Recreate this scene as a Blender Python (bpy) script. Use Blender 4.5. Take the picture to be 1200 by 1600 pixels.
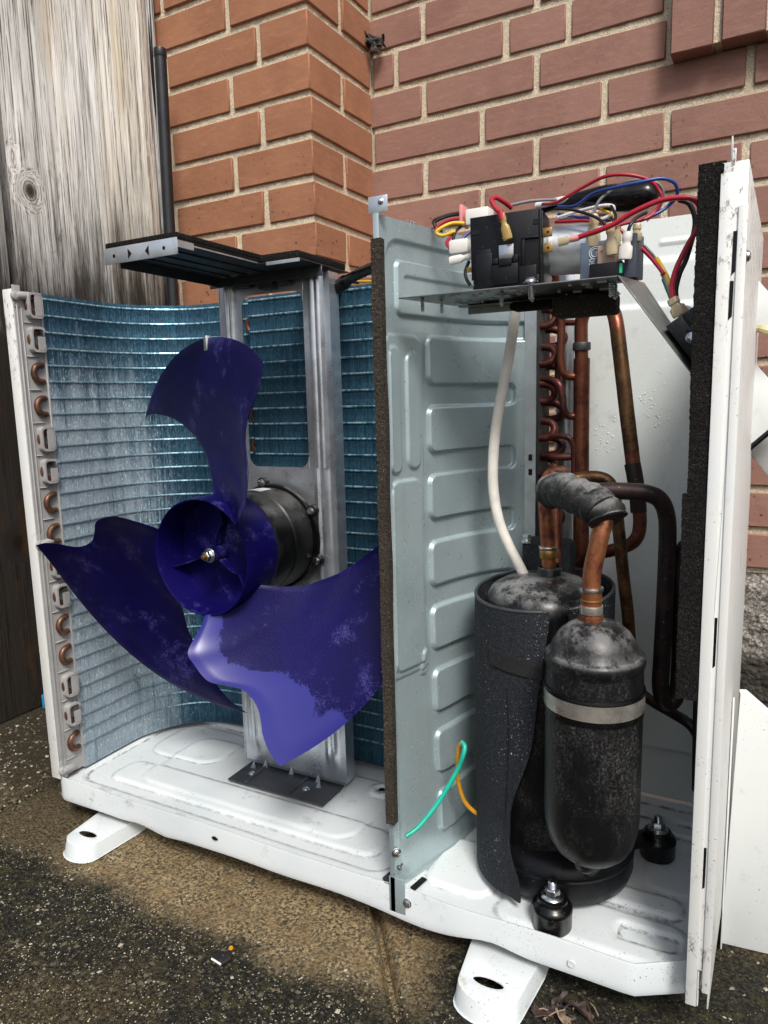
import bpy, bmesh, math, random
from mathutils import Vector, Matrix, noise
random.seed(11)
SC = bpy.context.scene
COL = SC.collection
for _o in list(bpy.data.objects): bpy.data.objects.remove(_o)
rad = math.radians

# ------------------------------------------------------------------ camera, sky, sun, exposure
CAM_LOC = Vector((0.8793434, -0.6215309, 0.5520154))
CAM_ROT = Matrix(((0.885105, -0.048389, 0.462869), (0.464697, 0.146206, -0.873316), (-0.025415, 0.988070, 0.151894)))
FOC = 1116.1727                     # focal length in pixels of the 1200 x 1600 photograph
cam_d = bpy.data.cameras.new('camera'); cam = bpy.data.objects.new('camera', cam_d); COL.objects.link(cam)
cam.matrix_world = Matrix.Translation(CAM_LOC) @ CAM_ROT.to_4x4()
cam_d.sensor_fit = 'VERTICAL'; cam_d.sensor_height = 24.0; cam_d.lens = FOC/1600*24.0
cam_d.clip_start = 0.01; cam_d.clip_end = 2000
SC.camera = cam
SUN_EL, SUN_AZ = rad(50), rad(143)   # azimuth clockwise from +Y
world = bpy.data.worlds.new('World'); SC.world = world; world.use_nodes = True
wn = world.node_tree; wn.nodes.clear()
sky = wn.nodes.new('ShaderNodeTexSky'); sky.sky_type = 'NISHITA'; sky.sun_disc = False
sky.sun_elevation = SUN_EL; sky.sun_rotation = SUN_AZ; sky.air_density = 1.0; sky.dust_density = 4.0; sky.ozone_density = 1.0
bg = wn.nodes.new('ShaderNodeBackground'); bg.inputs['Strength'].default_value = 0.075
wo = wn.nodes.new('ShaderNodeOutputWorld')
wn.links.new(sky.outputs[0], bg.inputs[0]); wn.links.new(bg.outputs[0], wo.inputs[0])
sun_d = bpy.data.lights.new('sun', 'SUN'); sun_d.energy = 1.5; sun_d.angle = rad(16); sun_d.color = (1.0, .985, .965)
sun = bpy.data.objects.new('sun', sun_d); COL.objects.link(sun)
_sd = Vector((math.sin(SUN_AZ)*math.cos(SUN_EL), math.cos(SUN_AZ)*math.cos(SUN_EL), math.sin(SUN_EL)))
sun.rotation_euler = _sd.to_track_quat('Z', 'Y').to_euler(); sun.location = (2, -3, 5)
SC.view_settings.view_transform = 'Standard'; SC.view_settings.look = 'None'
SC.view_settings.gamma = 1; SC.view_settings.exposure = 1.0
SC.view_settings.use_curve_mapping = False
SC.render.engine = 'CYCLES'; SC.cycles.max_bounces = 6
try: SC.cycles.use_denoising = True
except Exception: pass

def at(px, py, Y):                  # a point read from the photograph at the measured depth Y
    d = CAM_ROT @ Vector(((px-600)/FOC, -(py-800)/FOC, -1.0))
    return CAM_LOC + d*((Y-CAM_LOC.y)/d.y)
def atz(px, py, Z):
    d = CAM_ROT @ Vector(((px-600)/FOC, -(py-800)/FOC, -1.0))
    return CAM_LOC + d*((Z-CAM_LOC.z)/d.z)

# ------------------------------------------------------------------ materials
class NT:
    def __init__(s, name):
        s.m = bpy.data.materials.new(name); s.m.use_nodes = True
        s.t = s.m.node_tree; s.p = s.t.nodes['Principled BSDF']
        g = s.n('ShaderNodeNewGeometry'); s.pos = g.outputs['Position']; s.nrm = g.outputs['Normal']
    def n(s, ty, **kw):
        x = s.t.nodes.new(ty)
        for k, v in kw.items(): setattr(x, k, v)
        return x
    def setin(s, sock, v):
        if hasattr(v, 'is_output') or isinstance(v, bpy.types.NodeSocket): s.t.links.new(v, sock)
        else: sock.default_value = v
    def c(s, rgb): return tuple(rgb) + ((1,) if len(rgb) == 3 else ())
    def map(s, scale, rot=(0,0,0), loc=(0,0,0), src=None):
        m = s.n('ShaderNodeMapping'); s.setin(m.inputs[0], src or s.pos)
        m.inputs['Scale'].default_value = scale if hasattr(scale, '__len__') else (scale,)*3
        m.inputs['Rotation'].default_value = rot; m.inputs['Location'].default_value = loc
        return m.outputs[0]
    def noise(s, scale, detail=3, rough=.55, vec=None, dist=0):
        x = s.n('ShaderNodeTexNoise'); s.setin(x.inputs['Vector'], vec or s.pos)
        x.inputs['Scale'].default_value = scale; x.inputs['Detail'].default_value = detail
        x.inputs['Roughness'].default_value = rough; x.inputs['Distortion'].default_value = dist
        return x.outputs['Fac']
    def vor(s, scale, feature='F1', vec=None, out='Distance', rnd=1):
        x = s.n('ShaderNodeTexVoronoi', feature=feature); s.setin(x.inputs['Vector'], vec or s.pos)
        x.inputs['Scale'].default_value = scale; x.inputs['Randomness'].default_value = rnd
        return x.outputs[out]
    def ramp(s, f, a, b, va=0.0, vb=1.0, smooth=True):
        x = s.n('ShaderNodeMapRange'); x.interpolation_type = 'SMOOTHSTEP' if smooth else 'LINEAR'
        s.setin(x.inputs['Value'], f); s.setin(x.inputs['From Min'], a); s.setin(x.inputs['From Max'], b)
        s.setin(x.inputs['To Min'], va); s.setin(x.inputs['To Max'], vb)
        return x.outputs[0]
    def mix(s, f, a, b, blend='MIX'):
        x = s.n('ShaderNodeMix', data_type='RGBA', blend_type=blend)
        s.setin(x.inputs[0], f)
        s.setin(x.inputs[6], s.c(a) if isinstance(a, tuple) else a); s.setin(x.inputs[7], s.c(b) if isinstance(b, tuple) else b)
        return x.outputs[2]
    def math(s, op, a, b=0.0, clamp=False):
        x = s.n('ShaderNodeMath', operation=op, use_clamp=clamp); s.setin(x.inputs[0], a); s.setin(x.inputs[1], b)
        return x.outputs[0]
    def xyz(s, src=None):
        x = s.n('ShaderNodeSeparateXYZ'); s.setin(x.inputs[0], src or s.pos); return x.outputs
    def bump(s, h, strength=.3, dist=.001, nrm=None):
        x = s.n('ShaderNodeBump'); x.inputs['Strength'].default_value = strength; x.inputs['Distance'].default_value = dist
        s.setin(x.inputs['Height'], h)
        if nrm is not None: s.setin(x.inputs['Normal'], nrm)
        return x.outputs[0]
    def rnd(s):
        return s.n('ShaderNodeObjectInfo').outputs['Random']
    def out(s, col=None, rough=None, metal=None, nrm=None, **kw):
        for k, v in (('Base Color', col), ('Roughness', rough), ('Metallic', metal), ('Normal', nrm)):
            if v is None: continue
            s.setin(s.p.inputs[k], s.c(v) if isinstance(v, tuple) else v)
        for k, v in kw.items(): s.setin(s.p.inputs[k.replace('_', ' ')], v)
        return s.m

def paint(name, base, rough=.4, metal=0, dirt=(.06,.055,.04), dirt_amt=.5, speck=900, speck_t=.69, tint=None, bump=.08, coat=0, streak=0, drops=0, crease=0, mildew=0):
    n = NT(name)
    big = n.noise(7, 4); fine = n.noise(55, 5, .7)
    col = n.mix(n.ramp(big, .35, .7), base, tint or tuple(c*.86 for c in base))
    d = n.math('MULTIPLY', n.ramp(n.noise(22, 5, .7), .56, .74), n.ramp(fine, .45, .62))
    col = n.mix(n.math('MULTIPLY', d, dirt_amt*.55), col, dirt)
    sp = n.math('MULTIPLY', n.ramp(n.noise(speck*.45, 2), speck_t, speck_t+.03), n.ramp(n.noise(16, 3), .45, .62))
    col = n.mix(n.math('MULTIPLY', sp, dirt_amt*1.6, True), col, tuple(c*.5 for c in dirt))
    if crease:
        pt_ = n.n('ShaderNodeNewGeometry').outputs['Pointiness']
        cr = n.math('MULTIPLY', n.ramp(pt_, .494, .470), n.ramp(n.noise(70, 4, .75), .38, .62))
        col = n.mix(n.math('MULTIPLY', cr, crease), col, (.10,.095,.08))
        grit = n.math('MULTIPLY', n.ramp(n.noise(520, 3, .8), .60, .66), n.ramp(n.noise(13, 4, .7, n.map(1, loc=(1.3, 2.2, 0))), .55, .68))
        col = n.mix(n.math('MULTIPLY', grit, .85), col, (.045,.04,.03))
        rust = n.math('MULTIPLY', n.ramp(n.noise(26, 4, .7, n.map(1, loc=(5, 2, 1))), .66, .74), .5)
        col = n.mix(rust, col, (.38,.30,.16))
    if mildew:
        z_ = n.xyz()[2]
        md = n.math('MULTIPLY', n.ramp(z_, .52, .70), n.ramp(n.noise(1, 5, .8, n.map((120, 120, 55))), .52, .62))
        lo_ = n.math('MULTIPLY', n.ramp(z_, .20, .04), n.ramp(n.noise(1, 5, .8, n.map((150, 150, 60), loc=(2,2,2))), .56, .66))
        col = n.mix(n.math('MULTIPLY', n.math('ADD', md, lo_, True), mildew), col, (.09,.08,.055))
    if streak:
        st = n.noise(1, 4, .6, n.map((160, 160, 4)))
        col = n.mix(n.math('MULTIPLY', n.ramp(st, .5, .75), streak), col, dirt)
    r = n.ramp(fine, .3, .75, rough*.85, min(1, rough*1.35))
    b = n.bump(n.noise(420, 2), bump, .0006)
    if drops:
        low_ = n.ramp(n.xyz()[2], .66, .52)
        d1 = n.math('MULTIPLY', n.ramp(n.vor(170), .28, .14), n.math('MULTIPLY', low_, n.ramp(n.noise(16, 3), .48, .60)))
        d2 = n.math('MULTIPLY', n.ramp(n.vor(330), .24, .10), n.ramp(n.noise(21, 3, .5, n.map(1, loc=(3,3,3))), .46, .58))
        b = n.bump(n.math('ADD', d1, d2), .5, .0014, b)
    return n.out(col, r, metal, b, Coat_Weight=coat)

def mk_brick(name, a, b, c):
    n = NT(name)
    r = n.rnd()
    col = n.mix(r, a, b)
    col = n.mix(n.ramp(n.noise(9, 3), .4, .7, 0, .75), col, c)
    streak = n.noise(1, 3, .6, n.map((35, 35, 160)))
    col = n.mix(n.ramp(streak, .45, .8, 0, .35), col, tuple(x*1.35 for x in a))
    grain = n.noise(700, 3, .7)
    col = n.mix(n.ramp(grain, .45, .78, 0, .42), col, tuple(x*.45 for x in c))
    spots = n.math('MULTIPLY', n.ramp(n.vor(75), .21, .10), n.ramp(n.noise(9), .42, .55))
    zz = n.ramp(n.xyz()[2], .74, 1.05, 1, .16)
    col = n.mix(n.math('MULTIPLY', n.math('MULTIPLY', spots, zz), .8), col, (.035,.014,.01))
    scr = n.ramp(n.noise(1, 2, .5, n.map((900, 900, 40), (0, .5, .3))), .79, .82)
    col = n.mix(n.math('MULTIPLY', scr, n.ramp(n.noise(12), .55, .65)), col, (.5,.38,.28))
    h = n.math('ADD', n.math('MULTIPLY', grain, .7), n.math('MULTIPLY', n.noise(120, 4), .8))
    return n.out(col, .86, 0, n.bump(h, .55, .0014), Specular_IOR_Level=.25)

def mk_mortar():
    n = NT('mortar')
    g = n.noise(430, 3, .75); col = n.mix(n.ramp(g, .3, .7), (.55,.45,.30), (.96,.86,.66))
    col = n.mix(n.ramp(n.noise(10, 4), .45, .75, 0, .6), col, (.72,.62,.44))
    col = n.mix(n.ramp(n.noise(900, 2), .63, .68), col, (.10,.07,.045))
    return n.out(col, .95, 0, n.bump(n.math('ADD', g, n.noise(1100, 2)), .9, .0022), Specular_IOR_Level=.15)

def mk_wood():
    n = NT('weathered_wood')
    rr = n.rnd(); tone = n.n('ShaderNodeAttribute', attribute_type='OBJECT', attribute_name='tone').outputs['Fac']
    off = n.n('ShaderNodeCombineXYZ'); n.setin(off.inputs[2], n.math('MULTIPLY', rr, 7.3)); n.setin(off.inputs[0], n.math('MULTIPLY', rr, 3.1))
    add = n.n('ShaderNodeVectorMath', operation='ADD'); n.setin(add.inputs[0], n.pos); n.setin(add.inputs[1], off.outputs[0])
    v = add.outputs[0]
    # knots bend the grain
    kv = n.vor(1, 'F1', n.map((9.5, 9.5, 7.2), src=v)); kv = n.math('ADD', kv, n.ramp(tone, .55, .7, 0, .6)); knot = n.ramp(kv, .34, .05)
    warp = n.n('ShaderNodeCombineXYZ'); w = n.math('MULTIPLY', knot, .035)
    n.setin(warp.inputs[0], w); n.setin(warp.inputs[1], w)
    add2 = n.n('ShaderNodeVectorMath', operation='ADD'); n.setin(add2.inputs[0], v); n.setin(add2.inputs[1], warp.outputs[0])
    gv = add2.outputs[0]
    g1 = n.noise(1, 5, .7, n.map((95, 95, 3.0), src=gv), .25); g2 = n.noise(1, 5, .75, n.map((330, 330, 5), src=gv), .3)
    col = n.mix(n.ramp(g1, .33, .68), (.50,.48,.45), (.86,.85,.82))
    col = n.mix(n.ramp(tone, .7, 1.0, 0, .55), col, n.mix(n.ramp(g1, .35, .65), (.58,.49,.36), (.90,.84,.72)))
    col = n.mix(n.ramp(tone, .45, .1, 0, .7), col, (.20,.185,.17))
    col = n.mix(n.ramp(g2, .49, .40, 0, .92), col, (.085,.068,.055))
    col = n.mix(n.ramp(n.noise(1, 3, .5, n.map((9, 9, 1.3), src=v)), .55, .7, 0, .55), col, (.60,.48,.31))
    col = n.mix(n.ramp(kv, .17, .06), col, (.035,.022,.014))
    ring = n.math('SINE', n.math('MULTIPLY', kv, 150)); 
    col = n.mix(n.math('MULTIPLY', n.ramp(ring, .2, .9), n.ramp(kv, .27, .1, 0, .75)), col, (.07,.045,.03))
    crack = n.ramp(n.noise(1, 2, .5, n.map((55, 55, 1.1), loc=(3,1,2), src=gv), .8), .705, .735)
    col = n.mix(crack, col, (.02,.014,.01))
    # damp rot rising from the ground, its near-black partly painted shade
    z = n.xyz()[2]
    damp_shade = n.ramp(n.math('ADD', z, n.math('MULTIPLY', n.noise(1, 5, .7, n.map((22, 22, 3.2))), -.62)), .70, .40)
    col = n.mix(n.math('MULTIPLY', damp_shade, .97), col, (.012,.008,.005))
    st = n.math('MULTIPLY', n.ramp(n.noise(1, 5, .7, n.map((17, 17, 6), loc=(1,5,0))), .54, .63), n.ramp(z, 1.16, .82))
    col = n.mix(n.math('MULTIPLY', n.math('MULTIPLY', st, n.ramp(tone, .75, .55)), .92), col, (.05,.028,.014))
    h = n.math('ADD', n.math('MULTIPLY', g2, 1.0), n.math('MULTIPLY', crack, -2.0))
    return n.out(col, .85, 0, n.bump(h, .8, .0022), Specular_IOR_Level=.2)

def mk_ground():
    n = NT('mossy_concrete')
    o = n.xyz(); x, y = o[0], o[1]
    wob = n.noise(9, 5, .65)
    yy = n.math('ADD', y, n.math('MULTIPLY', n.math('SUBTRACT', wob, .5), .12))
    pale_strip = n.math('MULTIPLY', n.ramp(yy, -.098, -.048), n.ramp(x, .03, .14, .35, 1))                     # paler sandy band along the front of the machine
    pale_strip = n.math('MULTIPLY', pale_strip, n.ramp(n.math('ADD', x, n.math('MULTIPLY', wob, .1)), .70, .62))
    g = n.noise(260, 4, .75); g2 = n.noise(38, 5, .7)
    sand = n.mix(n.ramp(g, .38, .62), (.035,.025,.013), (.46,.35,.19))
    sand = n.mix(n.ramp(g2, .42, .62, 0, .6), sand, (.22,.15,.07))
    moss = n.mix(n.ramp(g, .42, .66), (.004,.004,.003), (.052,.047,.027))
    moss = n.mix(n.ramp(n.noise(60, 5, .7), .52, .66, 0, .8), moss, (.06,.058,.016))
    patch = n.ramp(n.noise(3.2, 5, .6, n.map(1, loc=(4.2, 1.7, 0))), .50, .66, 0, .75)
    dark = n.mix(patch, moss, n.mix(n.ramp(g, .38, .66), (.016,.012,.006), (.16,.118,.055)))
    col = n.mix(pale_strip, dark, sand)
    far = n.ramp(y, .55, .35, 1, 0)
    wet = n.math('MULTIPLY', n.ramp(x, -.02, -.12), n.ramp(y, -.05, .1))
    col = n.mix(n.math('MULTIPLY', wet, .7), col, (.02,.017,.012))
    peb = n.ramp(n.vor(310), .22, .1)
    col = n.mix(n.math('MULTIPLY', peb, n.ramp(n.noise(170, 2), .50, .58)), col, (.36,.33,.25))
    rough = n.ramp(g2, .4, .6, .55, .95)
    rough = n.mix(n.math('MULTIPLY', wet, .6), rough, (.25,.25,.25))
    h = n.math('ADD', g, n.math('MULTIPLY', g2, 1.2))
    return n.out(col, rough, 0, n.bump(h, 1.0, .005), Specular_IOR_Level=.3)

def mk_fin():
    n = NT('blue_coated_fins')
    o = n.xyz(); x, y, z = o
    f1 = n.noise(1, 3, .7, n.map((520, 520, 9))); f2 = n.noise(1, 4, .7, n.map((1600, 1600, 45)))
    col = n.mix(n.ramp(f1, .3, .72), (.012,.048,.085), (.05,.16,.245))
    col = n.mix(n.ramp(f2, .50, .38, 0, .8), col, (.005,.016,.028))
    # grey dust caught in the fins, thickest low down on the short leg
    wob = n.math('ADD', n.math('MULTIPLY', n.noise(1, 5, .8, n.map((190, 190, 5))), .6), n.math('MULTIPLY', n.noise(1, 4, .7, n.map((45, 45, 9))), .4))
    leg = n.math('MULTIPLY', n.ramp(n.math('ADD', x, n.math('MULTIPLY', y, .55)), .27, .06), n.ramp(z, .73, .5, .12, 1))
    dust = n.math('MULTIPLY', n.ramp(n.math('ADD', wob, n.math('MULTIPLY', leg, .34)), .58, .84), n.ramp(f2, .3, .6, .35, 1))
    col = n.mix(n.math('MULTIPLY', dust, n.ramp(leg, 0, 1, .18, .92)), col, (.37,.44,.49))
    fleck = n.ramp(n.noise(1, 3, .75, n.map((420, 420, 150))), .58, .66)
    col = n.mix(n.math('MULTIPLY', fleck, n.ramp(leg, 0, 1, .12, .95)), col, (.58,.70,.76))
    r = n.ramp(dust, 0, 1, .36, .8)
    h = n.math('ADD', f2, f1)
    return n.out(col, r, n.ramp(dust, 0, .8, .5, .05), n.bump(h, .75, .0014))

def mk_fan():
    n = NT('navy_blue_plastic')
    at_ = n.n('ShaderNodeAttribute', attribute_name='film').outputs['Fac']
    edge = n.math('ADD', n.math('MULTIPLY', n.math('SUBTRACT', n.noise(16, 3, .6), .5), .42), n.math('MULTIPLY', n.math('SUBTRACT', n.noise(330, 2, .6), .5), .10))
    film = n.ramp(n.math('ADD', at_, edge), .775, .80)          # a closed film of water along the leading edge
    v = n.ramp(n.vor(900, 'SMOOTH_F1'), .5, .2); v2 = n.ramp(n.vor(420), .28, .1)
    dry = n.ramp(n.noise(10, 4, .6), .40, .60)
    drops = n.math('MULTIPLY', n.math('ADD', v, v2), n.math('SUBTRACT', 1.0, film))
    drops = n.math('MULTIPLY', drops, n.ramp(dry, 0, 1, .25, 1))
    col = n.mix(n.ramp(n.noise(11, 4), .35, .7), (.0032,.0018,.050), (.0050,.0030,.074))
    haze = n.math('MULTIPLY', n.ramp(n.noise(19, 5, .75), .53, .66), n.ramp(n.noise(620, 2), .42, .58))
    col = n.mix(n.math('MULTIPLY', n.math('MULTIPLY', haze, n.math('SUBTRACT', 1.0, film)), .55), col, (.085,.08,.30))
    col = n.mix(n.math('MULTIPLY', film, .8), col, (.020,.020,.21))
    r = n.ramp(film, 0, 1, .40, .27)
    return n.out(col, r, 0, n.bump(drops, .22, .0007), Specular_IOR_Level=n.ramp(film, 0, 1, .17, .5))

def mk_galv(name, base, rough, metal=.85, spang=60, dirt=.4):
    n = NT(name)
    v = n.vor(spang, vec=n.pos, out='Color')
    bw = n.n('ShaderNodeRGBToBW'); n.setin(bw.inputs[0], v)
    col = n.mix(n.ramp(bw.outputs[0], 0, 1, 0, .45), base, tuple(c*.7 for c in base))
    col = n.mix(n.ramp(n.noise(14, 4), .45, .75, 0, .5), col, tuple(c*.6 for c in base))
    d = n.math('MULTIPLY', n.ramp(n.noise(30, 5, .75), .54, .7), n.ramp(n.noise(400, 2), .4, .6))
    col = n.mix(n.math('MULTIPLY', d, dirt), col, (.05,.05,.045))
    w = n.ramp(n.noise(650, 2), .71, .74)
    col = n.mix(n.math('MULTIPLY', w, n.ramp(n.noise(13, 3), .4, .6)), col, (.75,.78,.78))
    return n.out(col, n.ramp(n.noise(40, 4), .3, .7, rough*.8, rough*1.25), metal, n.bump(n.noise(300, 3), .12, .0006))

def mk_part_sheet():
    n = NT('zinc_coated_sheet')
    col = n.mix(n.ramp(n.noise(5, 3), .35, .7), (.43,.53,.545), (.34,.43,.45))
    lines = n.noise(1, 3, .6, n.map((60, 60, 1.5)))
    col = n.mix(n.ramp(lines, .5, .8, 0, .3), col, (.27,.33,.34))
    sp = n.math('MULTIPLY', n.ramp(n.noise(480, 2), .66, .70), n.ramp(n.math('ADD', n.noise(8, 4), n.ramp(n.xyz()[2], .6, .25, 0, .16)), .5, .64))
    col = n.mix(n.math('MULTIPLY', sp, .85), col, (.72,.80,.82))
    bl = n.ramp(n.noise(300, 2), .735, .75)
    col = n.mix(bl, col, (.03,.035,.035))
    drop = n.ramp(n.vor(170), .2, .08)
    return n.out(col, n.ramp(n.noise(30, 4), .3, .7, .26, .44), .45, n.bump(n.math('MULTIPLY', drop, n.ramp(n.noise(10), .55, .65)), .25, .001))

def mk_dusty_black(name, base=(.012,.012,.014), amt=.8, scratch=.7, rough=.42, top=True, flecks=1.0):
    n = NT(name)
    sp = n.ramp(n.noise(420, 5, .9), .44, .72); big = n.ramp(n.noise(1, 5, .75, n.map((26, 26, 13))), .40, .70)
    col = n.mix(n.math('MULTIPLY', n.math('MULTIPLY', sp, big), amt), base, (.19,.187,.18))
    fl = n.ramp(n.vor(330), .15, .06)
    col = n.mix(n.math('MULTIPLY', fl, n.math('MULTIPLY', n.ramp(n.noise(35), .50, .66), amt*.5)), col, (.42,.42,.42))
    sc = n.ramp(n.noise(1, 3, .6, n.map((420, 420, 40), (.25, .5, .2)), 1.2), .66, .74)
    sc2 = n.ramp(n.noise(1, 3, .6, n.map((45, 45, 600), (.5, .2, .1)), .4), .70, .74)
    col = n.mix(n.math('MULTIPLY', n.math('ADD', sc, sc2, True), n.math('MULTIPLY', n.ramp(n.noise(14, 3), .46, .62), scratch)), col, (.42,.41,.39))
    if top:
        up = n.ramp(n.xyz(n.nrm)[2], .25, .95)
        du = n.math('MULTIPLY', up, n.ramp(n.noise(38, 5, .75), .40, .58))
        col = n.mix(n.math('MULTIPLY', du, amt), col, (.20,.20,.195))
    r = n.ramp(n.math('MULTIPLY', sp, big), 0, 1, rough, .8)
    return n.out(col, r, 0, n.bump(n.noise(260, 3), .2, .0008), Specular_IOR_Level=.34)

def mk_foam(name, a=(.006,.006,.006), b=(.036,.034,.032), fuzz=(.22,.20,.17)):
    n = NT(name)
    g = n.noise(900, 3, .8); col = n.mix(n.ramp(g, .36, .68), a, b)
    col = n.mix(n.math('MULTIPLY', n.ramp(n.noise(1300, 2), .64, .69), n.ramp(n.noise(40, 3), .38, .62, .15, 1)), col, fuzz)
    return n.out(col, 1, 0, n.bump(n.math('ADD', g, n.noise(350, 3)), 1, .003), Specular_IOR_Level=.1)

def mk_felt():
    n = NT('charcoal_felt')
    g = n.noise(1, 3, .7, n.map((500, 500, 500)))
    col = n.mix(n.ramp(g, .35, .7), (.008,.0095,.012), (.030,.034,.040))
    sp = n.math('MULTIPLY', n.ramp(n.vor(250), .15, .06), n.ramp(n.noise(22, 3), .44, .66))
    col = n.mix(sp, col, (.5,.53,.55))
    sp2 = n.math('MULTIPLY', n.ramp(n.noise(520, 2), .68, .71), n.ramp(n.noise(9), .4, .6))
    col = n.mix(sp2, col, (.6,.6,.6))
    return n.out(col, .8, 0, n.bump(n.math('ADD', n.noise(40, 2), n.math('MULTIPLY', g, .3)), .22, .0016), Specular_IOR_Level=.3)

def mk_copper(name, a, b, c, rough=.42, metal=.75):
    n = NT(name)
    v = n.noise(45, 5, .75); w = n.noise(1, 5, .75, n.map((60, 60, 40)))
    col = n.mix(n.ramp(v, .35, .65), a, b); col = n.mix(n.ramp(w, .46, .68, 0, .85), col, c)
    sp = n.ramp(n.noise(420, 3), .66, .71)
    col = n.mix(n.math('MULTIPLY', sp, .5), col, (.30,.26,.22))
    return n.out(col, n.ramp(v, .3, .7, rough*.8, rough*1.4), metal, n.bump(n.noise(260, 3), .15, .0006))

def plain(name, col, rough=.45, metal=0, var=.25, bump=.1, bs=300, **kw):
    n = NT(name)
    c = n.mix(n.ramp(n.noise(40, 4, .65), .35, .7), col, tuple(x*(1-var) for x in col))
    d = n.ramp(n.noise(330, 3, .75), .66, .72)
    c = n.mix(n.math('MULTIPLY', d, .3), c, (.35,.34,.32) if sum(col) < 1 else (.12,.11,.09))
    return n.out(c, n.ramp(n.noise(60, 3), .3, .7, rough*.85, min(1, rough*1.2)), metal, n.bump(n.noise(bs, 3), bump, .0006), **kw)

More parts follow.
